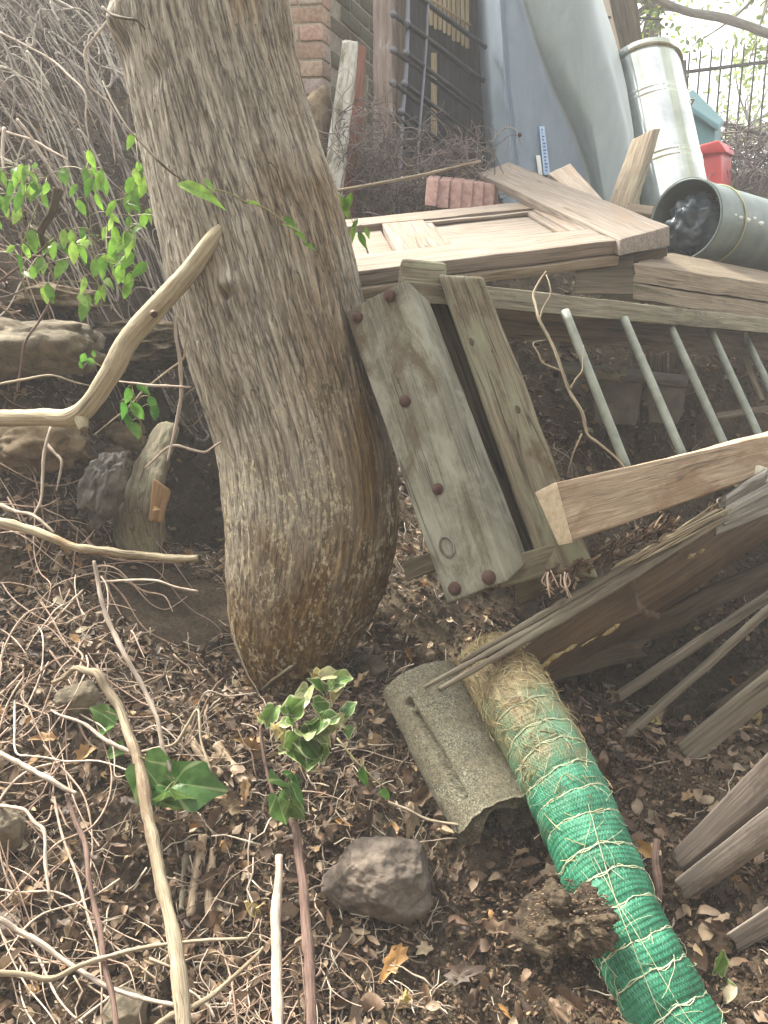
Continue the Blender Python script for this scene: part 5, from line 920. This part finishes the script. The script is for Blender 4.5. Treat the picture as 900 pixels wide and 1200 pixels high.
for k_, (pts, r_, m_, lab) in enumerate([([(-10,150,2.7),(40,165,2.6),(80,190,2.55),(75,240,2.6)],.005,'palestem','pale arched bramble stem near the left edge, above the green leaves'),([(0,38,3.0),(60,70,2.9),(100,110,2.8),(105,170,2.8)],.005,'palestem','pale bramble stem bending down from the upper left corner'),([(20,140,2.5),(45,175,2.5),(70,215,2.5)],.005,'palestem','short straight pale bramble stem pointing down to the dark crooked root'),([(130,20,2.6),(100,60,2.6),(105,100,2.6),(130,125,2.6),(135,190,2.6)],.005,'palestem','pale bramble stem looping down beside the upper trunk'),([(5,150,2.4),(4,200,2.35)],.006,'palestem','short upright pale cane at the left edge above the green leaves'),([(0,330,2.3),(40,300,2.25),(75,270,2.25)],.004,'purplestem','dark cane slanting up to the crooked root on the left'),([(20,460,2.1),(30,400,2.1),(60,350,2.15),(80,300,2.3)],.0035,'purplestem','dark thin cane rising before the grey rock at the left'),([(0,450,2.05),(60,440,2.0),(120,455,2.0)],.0035,'stick','thin cane lying level before the grey rock at the left'),([(60,500,1.95),(50,560,1.9),(35,610,1.85)],.004,'palestem','pinkish cane hanging below the bent branch at the left'),([(55,520,1.95),(72,540,1.92),(66,575,1.9)],.004,'palestem','short hooked cane hanging under the bend of the branch')]):
    stick('bramble_stem', pts, [r_, r_ * .9, r_ * .5], m_, lab, 'bramble', seed=40 + k_)

# ------------------------------------------------------------------ stones, clods, cloth, stump
def stone(name, x, y, w_, h_, sd, m_, label, cat='stone', sink=.25, dp=.8, amp=.12, facet=1.0, rot=0, lift=0.0, sub=5):
    d_ = Gd(x, y + h_ * .3); p_ = P(x, y, d_ - h_ / FPX * d_ * .25); rx, rz = w_ / 2 / FPX * d_, h_ / 2 / FPX * d_
    o = MB().add(*g_blob(p_, (rx, rx * dp, rz), sub, amp, 1.7, sd, facet, rot)).build(name, M[m_]); return tag(o, label, cat)
b_ = MB().add(*g_blob(P(448, 1026, 1.375), (.112, .085, .068), 6, .16, 1.8, 12, 1.0, .2)).build('stone', M['stoneA']); tag(b_, 'large dark reddish grey flat stone in the middle foreground', 'stone')
stone('stone', 92, 822, 60, 46, 5, 'stoneB', 'round tan stone under the arching grey brown stick', amp=.3, facet=.5)
stone('stone', 435, 785, 46, 34, 6, 'stoneB', 'tan stone at the right foot of the trunk')
stone('stone', 462, 812, 28, 26, 7, 'stoneC', 'small brown stone between the trunk and the speckled half tube')
stone('stone', 20, 410, 190, 80, 8, 'stoneB', 'big grey rock jutting from the left bank above the bent branch', amp=.6, dp=.6, facet=.3)
stone('stone', 62, 352, 120, 30, 9, 'stoneC', 'yellowish flat rock lying on top of the big grey rock', amp=.6, facet=.3)
stone('stone', 38, 522, 110, 56, 10, 'stoneC', 'orange brown rock in the bank just under the bent branch', amp=.7, dp=.6, facet=.3)
stone('stone', 140, 585 - 70, 60, 40, 11, 'stoneC', 'small brown rock in the bank right of the branch bend', amp=.42, dp=.5)
stone('stone', 5, 975, 50, 70, 13, 'stoneB', 'brownish stone at the left edge near the lower left', amp=.35, facet=.5)
stone('stone', 145, 1185, 66, 46, 14, 'stoneB', 'rounded grey brown stone at the bottom edge left of the thick stick')
stone('stone', 8, 1085, 40, 30, 15, 'stoneA', 'small grey stone at the left edge near the bottom')
stone('soil_clod', 650, 1080, 95, 60, 16, 'soil', 'rough brown soil clod spilling over the green roll', 'soil clod', amp=.45, facet=0, sub=5)
b_ = MB().add(*g_blob(P(668, 1076, 1.165), (.052, .045, .038), 6, .95, 2.6, 18)).build('soil_clod', M['soil']); tag(b_, 'crumbling clod of earth and roots resting on top of the green roll', 'soil clod')
clod = (P(668, 1076, 1.165), .065)
b_ = MB(); rs = np.random.RandomState(77)
for k_ in range(900):
    v_ = nrm(rs.normal(size=3)); p_ = clod[0] + v_ * np.array([.066, .054, .048]) * rs.uniform(.8, 1.1); V_, F_, g_, t_ = g_blob((0, 0, 0), (1, .6, .5), 1, .3, 2, k_ % 30); b_.add(V_ * rs.uniform(.0006, .003) + p_, F_)
for k_ in range(500):
    x = rs.normal(650, 38); y = rs.normal(1085, 32); p_ = G(x, y); V_, F_, g_, t_ = g_blob((0, 0, 0), (1, .6, .5), 1, .3, 2, k_ % 30); b_.add(V_ * rs.uniform(.002, .008) + p_ + np.array([0, 0, rs.uniform(0, .03)]), F_)
tag(b_.build('earth_crumbs', M['crumb'], smooth=False), 'loose crumbs of earth on the clod by the green roll', 'soil', kind='stuff')
# crumpled cloth and cut stump in the hollow
V_, F_, g_, t_ = g_blob((0, 0, 0), (1, 1, 1), 6, .0, 1, 2); r_ = 1 - .55 * np.abs(fbm(V_ * np.array([2.6, 2.6, 1.2]) + 4, 3, 3)) + .5 * fbm(V_ * 1.6, 3, 5); V_ = V_ * r_[:, None] * np.array([.068, .05, .10]); V_[:, 0] += -.25 * V_[:, 2] * -1
o = MB().add(V_ + P(122, 570, 2.12), F_, V_).build('grey_cloth', M['cloth']); tag(o, 'crumpled dirty grey cloth hanging in the hollow below the branch bend', 'cloth')
st = thing('cut_stump', P(172, 640, 2.2), 'mossy brown stump with a pale broken face in the dark hollow', 'stump')
MB().add(*g_tube([P(196, 500, 2.40), P(176, 550, 2.30), P(164, 605, 2.22), P(168, 655, 2.20)], [.03, .055, .068, .04], n=40, sp=16, lump=.75, seed=6)).build('stump_wood', M['mosswood'], st)
M['rootcut'] = wood('split orange wood', (.26, .15, .07), (.46, .31, .17)); MB().add(*g_box8([P(176, 610, 2.10), P(180, 560, 2.13), P(200, 575, 2.16), P(192, 612, 2.14)], [P(176, 610, 2.17), P(180, 560, 2.2), P(200, 575, 2.2), P(192, 612, 2.19)], res=.008, rnd=.008, wob=.010, seed=9)).build('broken_face', M['rootcut'], st)
# chunks of chopped wood by the lower left ivy
for k_, (a_, c_, r_, lab) in enumerate([((238,985),(226,1080),.011,'short tan wood stick, middle of the bundle beside the arching stick'),((222,990),(214,1070),.007,'thin dark wood stick, left of the small bundle beside the arching stick'),((250,1000),(248,1085),.009,'short tan wood stick, right of the small bundle beside the arching stick'),((258,880),(290,925),.012,'pale split wood sliver above the brown curled leaf'),((222,868),(262,915),.009,'thin pale wood sliver left of the brown curled leaf')]):
    stick('wood_chunk', [a_, c_], [r_, r_ * .9], 'batten' if k_ == 1 else 'tanwood', lab, 'wood stick', lift=.006, lump=.5, n=10, sp=10, seed=60 + k_)
# matted root mass bottom centre left
stems(90, (-.30, -.08, .92, 1.12), np.random.RandomState(8), (6, 12), .015, .05, .0011, 'fine_roots', 'matted reddish fine roots near the bottom edge', 'vinedry', .3, head=-1.4, hup=.4)
o = MB().add(*g_blob(P(178, 405, 2.80), (.30, .24, .085), 6, .5, 2.2, 31)).build('shade_overhang', M['soil']); tag(o, kind='structure')  # earth lip added above the hollow to darken it
o = MB().add(*g_blob(P(60, 560, 2.42), (.26, .14, .11), 6, .5, 2.4, 33)).build('earth_bank', M['soil']); tag(o, kind='structure')
# ------------------------------------------------------------------ green plants
def veins(mname, margin=None, amt=.5):
    m = M[mname]; ns, ls = m.node_tree.nodes, m.node_tree.links; b = ns['Principled BSDF']; src = b.inputs['Base Color'].links[0].from_socket
    t = attr(ns, 'tc'); sp_ = ns.new('ShaderNodeSeparateXYZ'); ls.new(t, sp_.inputs[0]); an = ns.new('ShaderNodeMath'); an.operation = 'ARCTAN2'; sx = ns.new('ShaderNodeMath'); sx.operation = 'SUBTRACT'; sx.inputs[1].default_value = .06; ls.new(sp_.outputs[0], sx.inputs[0]); ls.new(sp_.outputs[1], an.inputs[0]); ls.new(sx.outputs[0], an.inputs[1])
    k = ns.new('ShaderNodeMath'); k.operation = 'MULTIPLY'; k.inputs[1].default_value = 6.0; ls.new(an.outputs[0], k.inputs[0]); cs = ns.new('ShaderNodeMath'); cs.operation = 'COSINE'; ls.new(k.outputs[0], cs.inputs[0])
    c = mix(ns, ls, ramp(ns, ls, cs.outputs[0], [(.9, g(0)), (.99, g(amt))]), src, (.42, .50, .26))
    if margin:
        v = attr(ns); f = noise(ns, ls, v, 70, 3, .6); ad = ns.new('ShaderNodeMath'); ad.operation = 'MULTIPLY_ADD'; ad.inputs[1].default_value = -.6; ls.new(f, ad.inputs[0]); ls.new(sp_.outputs[2], ad.inputs[2]); c = mix(ns, ls, ramp(ns, ls, ad.outputs[0], [(.55, g(0)), (.66, g(.9))]), c, margin)
        for e in ns: pass
    ls.new(c, b.inputs['Base Color'])
    for l in list(ls):
        if l.to_node.type == 'BSDF_TRANSLUCENT': ls.new(c, l.to_node.inputs['Color'])
def V3(*a): return np.array(a, float)
M['ivyleaf'] = leafmat('yellow edged ivy leaves', [(0, (.06, .13, .025)), (.3, (.12, .22, .04)), (.55, (.09, .18, .06)), (.72, (.22, .27, .10)), (.86, (.36, .24, .08)), (1, (.40, .44, .26))], .3, .4)
M['greenivy'] = leafmat('mid green ivy leaf', [(0, (.05, .13, .03)), (.5, (.08, .185, .045)), (1, (.13, .24, .06))], .25, .42)
M['limeleaf'] = leafmat('bright lime green leaves', [(0, (.08, .20, .03)), (.4, (.17, .34, .05)), (.8, (.30, .47, .09)), (1, (.18, .34, .13))], .4, .45)
M['freshleaf'] = leafmat('fresh green leaves', [(0, (.06, .19, .03)), (.6, (.12, .29, .05)), (1, (.22, .40, .10))], .4, .4)
def plant(name, label, cat, m_, spots, shape, L, rs, stems_=None, W=.75, kind_dir='up', fold=(.1, .7), curl=(-.2, .6), spread=0, crumple=.013, group=None):
    """spots: (px, py, d[, size factor]) of every leaf"""
    base = P(*spots[0][:3]); t = thing(name, down(base, 0) if stems_ is None else P(*stems_[0][0]), label, cat, group); n = len(spots)
    pos = np.array([P(*s_[:3]) for s_ in spots]); sz = np.array([s_[3] if len(s_) > 3 else 1 for s_ in spots]) * L * rs.uniform(.8, 1.15, n)
    tocam = nrm(CAM - pos); nor = nrm(tocam * 1.0 + V3(0, 0, 1) * .7 + rs.normal(0, .42, (n, 3)))
    if kind_dir == 'down': dirs = nrm(V3(0, -.3, -1) + rs.normal(0, .45, (n, 3)))
    elif kind_dir == 'side': dirs = nrm(V3(1, -.2, -.35) + rs.normal(0, .35, (n, 3)))
    else: dirs = nrm(rs.normal(0, 1, (n, 3)) + V3(0, -.4, -.2))
    pos = pos - dirs * sz[:, None] * .4
    mb = MB(); leaves(mb, pos, dirs, nor, sz, sz * W * rs.uniform(.85, 1.15, n), shape, rs.uniform(*fold, n), rs.uniform(*curl, n), rs, crumple); mb.build('leaves', M[m_], t)
    sb = MB(); c_ = pos.mean(0)
    root = P(*stems_[0][0]) if stems_ else c_
    for st_ in (stems_ or []): sb.add(*g_tube([P(*q_) for q_ in st_], [.0022, .0016, .001], n=5, sp=4))
    sp_ = np.vstack([crom([P(*q_) for q_ in st_], 6) for st_ in stems_]) if stems_ else None
    for p_ in pos:
        a_ = sp_[np.argmin(np.linalg.norm(sp_ - p_, axis=1))] if stems_ else c_
        sb.add(*g_tube([a_, (a_ + p_) / 2 + V3(0, 0, .006), p_], .0009, n=4, sp=3))
    sb.build('stem', M['darkstem'] if m_ == 'ivyleaf' else M['limestem'], t); return t
M['limestem'] = plain('thin greenish stem', (.18, .17, .07), .6, 0, (.28, .26, .12), 30)
veins('ivyleaf', (.46, .48, .28), .3); veins('greenivy', None, .5)
rs = np.random.RandomState(5)
sp = [(345,842,1.42,1.25),(362,870,1.41,1.2),(375,830,1.43,1.1),(330,862,1.42,.9),(390,850,1.44,.9),(352,888,1.40,1.1),(318,835,1.45,.8),(305,842,1.46,.6),(385,790,1.46,.9),(370,792,1.47,.8),(408,832,1.44,.8),(395,812,1.46,.7),(350,825,1.43,.9),(325,850,1.41,.8),(342,832,1.42,1.0),(357,858,1.40,1.1),(372,848,1.41,1.0),(385,842,1.42,.9),(358,812,1.45,.9),(372,806,1.45,.9),(395,800,1.46,.9),(342,866,1.40,1.0),(366,890,1.40,.9),(412,858,1.43,.7),(400,846,1.43,.8),(380,880,1.41,.8),(335,878,1.42,.7),(378,862,1.42,.8),(400,795,1.47,.7),(366,848,1.42,.8),(338,848,1.42,.8)]
plant('ivy_plant', 'variegated green and cream ivy clump growing just below the tree foot', 'ivy', 'ivyleaf', sp, 'ivy', .062, rs, [[(330,930,1.46),(345,890,1.45),(365,850,1.46),(390,800,1.5)],[(345,890,1.45),(320,845,1.48)],[(365,850,1.46),(405,830,1.47)]], W=.95)
sp = [(336,928,1.36,1.3),(328,945,1.35,1.0),(345,950,1.35,.9),(340,915,1.38,.8)]
plant('ivy_plant', 'drooping green ivy leaves at the top of the purple brown stem', 'ivy', 'greenivy', sp, 'ivy', .078, rs, [[(350,985,1.38),(342,950,1.38),(338,915,1.40)]], W=.95, kind_dir='down', curl=(.2, .6))
sp = [(222,920,1.42,1.5),(180,912,1.44,1.35),(205,935,1.41,1.0),(190,930,1.42,.9),(168,925,1.44,.8)]
plant('ivy_plant', 'two broad dark green ivy leaves right of the arching stick', 'ivy', 'greenivy', sp, 'ivy', .082, rs, [[(240,905,1.45),(215,915,1.44),(185,905,1.46)]], W=1.05, fold=(.1, .5), curl=(-.15, .35), crumple=.014)
plant('ivy_sprig', 'small bright green leaf sprig between the ivy clump and speckled tube', 'ivy', 'freshleaf', [(427,908,1.45,1.1),(450,930,1.44,.75)], 'ovate', .045, rs, [[(395,865,1.5),(420,895,1.47),(452,925,1.45)]], kind_dir='down')
plant('ivy_sprig', 'dark green leaf half buried behind the arching stick', 'ivy', 'greenivy', [(128,852,1.58,1.2),(135,880,1.55,1.0),(122,838,1.6,.9)], 'ivy', .055, rs, [[(130,890,1.57),(128,850,1.6)]], W=1)
plant('variegated_leaf', 'cream edged variegated leaf by the lowest picket at the right edge', 'leaf', 'ivyleaf', [(842,1130,1.22,1.0),(852,1155,1.20,.9),(858,1168,1.19,.5)], 'ivy', .055, rs, [[(835,1165,1.23),(850,1140,1.22)]], W=.7)
def cluster(cx, cy, sx, sy, d, n, rs, sd=.06, s0=.8, s1=1.2): return [(rs.normal(cx, sx), rs.normal(cy, sy), d + rs.normal(0, sd), rs.uniform(s0, s1)) for _ in range(n)]
plant('leafy_vine', 'bright green leafy vine by the left side of the trunk', 'vine', 'limeleaf', cluster(160,215,10,22,2.0,14,rs) + cluster(142,270,18,28,2.0,30,rs), 'ovate', .055, rs, [[(165,330,2.05),(150,280,2.03),(162,190,2.0)],[(150,280,2.03),(120,300,2.05)]], kind_dir='down', W=.46)
plant('leafy_vine', 'bright green leaves in the middle of the left thicket', 'vine', 'limeleaf', cluster(104,212,14,16,2.15,16,rs) + cluster(110,310,22,26,2.15,26,rs), 'ovate', .055, rs, [[(120,360,2.2),(110,300,2.2),(100,200,2.17)]], kind_dir='down', W=.46)
plant('leafy_vine', 'bright green leaves at the left edge above the grey rock', 'vine', 'limeleaf', cluster(30,210,22,14,2.2,18,rs) + cluster(12,235,12,14,2.2,10,rs) + cluster(40,300,24,26,2.25,16,rs), 'ovate', .055, rs, [[(30,350,2.3),(25,290,2.25),(30,200,2.2)],[(25,290,2.25),(55,210,2.2)]], kind_dir='down', W=.46)
plant('leafy_sprig', 'green leaf sprig hanging below the bent branch before the dark hollow', 'leaves', 'freshleaf', [(150,462,1.80,1),(160,480,1.79,1.2),(178,470,1.78,1.0),(158,500,1.79,.9),(145,480,1.8,.9),(182,482,1.78,.8),(165,455,1.8,.8),(150,492,1.8,.7)], 'ovate', .052, rs, [[(168,520,1.84),(162,480,1.82),(155,455,1.82)]], kind_dir='down', W=.6)
plant('leafy_sprig', 'tiny green sprig on the grey rock left of the bent branch', 'leaves', 'freshleaf', [(98,418,1.95,.8),(106,424,1.95,.7),(96,428,1.95,.6),(110,415,1.95,.6)], 'ovate', .035, rs, [[(120,430,1.97),(100,420,1.97)]])
plant('leafy_sprig', 'single lime green leaf crossing the upper trunk left of centre', 'leaves', 'limeleaf', [(230,222,1.62,1.35),(245,216,1.625,.7)], 'lance', .075, rs, [[(290,238,1.66),(262,224,1.64),(235,222,1.63)]], kind_dir='side', W=.3)
plant('leafy_sprig', 'lime green leaves lying on the middle of the upper trunk', 'leaves', 'limeleaf', [(342,265,1.66,1),(352,278,1.66,1.1),(362,288,1.67,.8),(297,238,1.66,.7),(338,258,1.67,.7)], 'lance', .05, rs, [[(290,235,1.67),(320,250,1.68),(360,285,1.68)]], kind_dir='side', W=.42)
plant('leafy_sprig', 'lime green leaves beside the trunk in front of the old door', 'leaves', 'limeleaf', [(398,235,1.98,1.1),(404,242,1.98,1.2),(410,235,1.98,.9),(414,272,1.98,.8),(424,280,1.98,.8),(408,285,1.98,.7),(430,272,1.98,.7),(416,262,1.98,.6)], 'lance', .055, rs, [[(380,225,1.97),(402,232,2.0),(416,268,2.0)]], kind_dir='down', W=.42)

# ------------------------------------------------------------------ single dead leaves worth pointing at
DL = {'tan': [(0, (.42, .27, .14)), (1, (.52, .36, .20))], 'orange': [(0, (.46, .25, .08)), (1, (.52, .30, .11))], 'yellow': [(0, (.48, .38, .12)), (1, (.52, .42, .18))], 'cream': [(0, (.52, .46, .32)), (1, (.58, .50, .36))], 'brown': [(0, (.26, .16, .09)), (1, (.30, .19, .11))], 'grey': [(0, (.36, .32, .27)), (1, (.40, .36, .30))]}
for k_, v_ in DL.items(): M['dl_' + k_] = leafmat('dead leaf ' + k_, v_, .2, .5)
dead = [(288,935,.062,'tan','oak','curled tan lobed leaf between the two lower ivy plants'),(403,972,.040,'orange','lance','small orange brown leaf standing above the dark stone'),(300,1075,.042,'yellow','ovate','pale yellow leaf beside the top of the pale upright cane'),
 (460,1135,.085,'orange','oak','large curled orange brown leaf below the dark stone'),(474,1182,.055,'yellow','oak','yellow leaf under the large curled leaf at the bottom edge'),(70,712,.042,'cream','ovate','cream oval leaf above the arching stick on the left bank'),
 (75,1010,.055,'tan','ovate','tan pointed leaf by the thin pink stem at the lower left'),(755,1005,.055,'orange','ovate','orange leaf tucked against the right side of the green roll'),(762,968,.045,'cream','ovate','pale curled leaf above the orange one right of the green roll'),
 (890,850,.050,'yellow','ovate','yellow leaf at the right edge above the pickets'),(765,855,.040,'yellow','ovate','yellow brown leaf on the soil below the thin battens'),(180,772,.055,'grey','oak','greyish crumpled leaf below the bare soil patch'),
 (100,760,.045,'grey','lance','greyish curled leaf above the round tan stone'),(183,595,.030,'tan','ovate','little tan leaf on the mossy stump'),(592,1192,.030,'orange','lance','small orange leaf at the bottom edge left of the green roll'),
 (440,775,.045,'brown','oak','brown leaf at the right foot of the trunk'),(478,770,.055,'orange','oak','rusty leaf above the speckled half tube'),(372,938,.045,'brown','ovate','brown leaf right of the drooping ivy leaves'),
 (385,1085,.035,'brown','lance','narrow brown leaf left of the dark stone base'),(500,1175,.030,'brown','ovate','dull brown leaf on the mulch by the yellow leaf'),(860,1178,.035,'cream','ovate','pale leaf scrap under the variegated leaf'),(350,1010,.035,'brown','oak','brown leaf between the two upright canes'),
 (235,640+360,.03,'brown','ovate','brown leaf lying on the small bundle of sticks'),(30,650,.05,'tan','oak','pinkish tan leaf under the level stick at the left edge'),(700,905,.04,'brown','oak','brown leaf against the upper right of the green roll'),(735,930,.035,'tan','oak','tan leaf right of the upper green roll')]
rs = np.random.RandomState(9)
for (x, y, L, c_, shp, lab) in dead:
    p_ = G(x, y, .022) if not (x == 183) else P(183, 597, 2.09); N = HN(p_[0], p_[1]); tc_ = nrm(CAM - p_); nor = nrm(N * .5 + tc_ * .8 + rs.normal(0, .25, 3)); d_ = nrm(rs.normal(0, 1, 3) + V3(0, -.3, -1.0))
    mb = MB(); leaves(mb, (p_ - d_ * L * .5)[None], d_[None], nor[None], [L], [L * (.35 if shp == 'lance' else .62)], shp, [rs.uniform(.2, .9)], [rs.uniform(-.3, .5)], rs, .035)
    tag(mb.build('dead_leaf', M['dl_' + c_]), lab, 'leaf', 'large dead leaves')
# bark debris and roots under the tan beam
mb = MB(); rs = np.random.RandomState(15)
for k_ in range(150):
    t_ = rs.rand(); x = 640 + t_ * 150 + rs.normal(0, 4); y = 685 - t_ * 72 + rs.normal(0, 7); d_ = 1.60 + t_ * .2 + rs.uniform(-.03, .03); p_ = P(x, y, d_); e_ = nrm(V3(1, .6, .55) + rs.normal(0, .4, 3)); l = rs.uniform(.01, .05)
    mb.add(*g_tube([p_ - e_ * l / 2, p_ + rs.normal(0, .004, 3), p_ + e_ * l / 2], rs.uniform(.001, .004), n=5, sp=2, lump=.3, seed=k_))
tag(mb.build('bark_debris', M['crumb']), 'rotted bark crumbs and fibres lodged under the tan beam', 'bark debris', kind='stuff')
mb = MB()
for k_ in range(9):
    x = rs.uniform(640, 665); y = rs.uniform(668, 680); mb.add(*g_tube([P(x, y, 1.585), P(x + rs.uniform(-6, 6), y + 12, 1.575), P(x + rs.uniform(-8, 10), y + rs.uniform(16, 30), 1.575)], .0016, n=5, sp=4))
tag(mb.build('torn_fibres', M['vinedry']), 'torn pinkish fibres dangling under the end of the tan beam', 'fibres', kind='stuff')

# ------------------------------------------------------------------ trees and shrubs beyond the fence
M['farleaf'] = leafmat('sunlit far leaves', [(0, (.10, .16, .03)), (.5, (.17, .25, .05)), (1, (.28, .34, .08))], .5, .6); M['limbwood'] = wood('grey limb wood', (.12, .11, .09), (.30, .28, .24))
def far_tree(base, crown, cr, n, L, label, limbs, rs, seed):
    t = thing('tree', down(P(*base), .1), label, 'tree', None); c0 = P(*crown); g0 = down(P(*base), .1)
    MB().add(*g_tube([g0, g0 * .5 + c0 * .5 + V3(.1, 0, 0), c0], [.13, .10, .05], n=12, sp=8, lump=.15, seed=seed)).build('trunk', M['limbwood'], t)
    for lb in limbs: MB().add(*g_tube([P(*q_) for q_ in lb], [.05, .045, .03], n=9, sp=5, lump=.2, seed=seed)).build('limb', M['limbwood'], t)
    nc = 26; cc_ = c0 + rs.normal(0, .5, (nc, 3)) * np.array(cr); k_ = rs.randint(0, nc, n); pos = cc_[k_] + rs.normal(0, .16, (n, 3)) * np.array(cr).mean()
    sb = MB()
    for q_ in cc_: sb.add(*g_tube([c0, (c0 + q_) / 2 + rs.normal(0, .08, 3), q_], [.025, .015, .006], n=5, sp=3))
    sb.build('branches', M['limbwood'], t)
    mb = MB(); leaves(mb, pos, rs.normal(size=(n, 3)), rs.normal(size=(n, 3)), rs.uniform(.6, 1.2, n) * L, rs.uniform(.35, .6, n) * L, 'ovate', rs.uniform(0, .6, n), rs.uniform(-.2, .4, n), rs, .0); mb.build('crown', M['farleaf'], t)
rs = np.random.RandomState(3)
far_tree((985,200,9), (905,-25,8.6), (1.0, .8, .8), 1500, .09, 'leafy tree beyond the fence in the top right corner with a long grey limb', [[(975,75,8.7),(905,42,8.2),(850,22,7.8),(800,12,7.4),(745,-12,7.0)]], rs, 3)
far_tree((700,180,8.5), (765,8,7.6), (.45, .4, .55), 300, .08, 'thin leafy sapling between the roof eave and the fence', [[(764,62,7.6),(768,20,7.6),(772,-20,7.6)]], rs, 5)
far_tree((1010,230,14), (880,150,13.5), (2.2, 1.5, 1.3), 1000, .13, 'pale sunlit bush far beyond the iron fence', [], rs, 7)
tangle(P(872, 205, 6.9), (.75, .4, .42), 420, .007, 'dry_shrub', 'dry grey brown shrub growing through the foot of the iron fence', 'tang', rs, 10, .09)
tangle(P(895, 225, 5.6), (.55, .4, .25), 200, .006, 'dry_shrub', 'dry brown shrub behind the grey tub at the right edge', 'tang', rs, 9, .08)
# ------------------------------------------------------------------ thin air volume added to stand in for lens glare
HZ = .014
m = bpy.data.materials.new('pale haze'); m.use_nodes = True; ns = m.node_tree.nodes; ns.remove(ns['Principled BSDF']); pv = ns.new('ShaderNodeVolumePrincipled'); pv.inputs['Color'].default_value = (.95, .96, 1, 1); pv.inputs['Density'].default_value = HZ; pv.inputs['Anisotropy'].default_value = .0
m.node_tree.links.new(pv.outputs[0], ns['Material Output'].inputs['Volume'])
zl = float(GZ.min()) - 1; zh = 11.5; X = 42; c_ = [(x, y, z) for z in (zl, zh) for (x, y) in ((-X, -X), (X, -X), (X, 62), (-X, 62))]
hz = MB().add(c_, [[[0, 3, 2, 1], [4, 5, 6, 7], [0, 1, 5, 4], [1, 2, 6, 5], [2, 3, 7, 6], [3, 0, 4, 7]]]).build('glare_haze', m, smooth=False); tag(hz, kind='stuff')
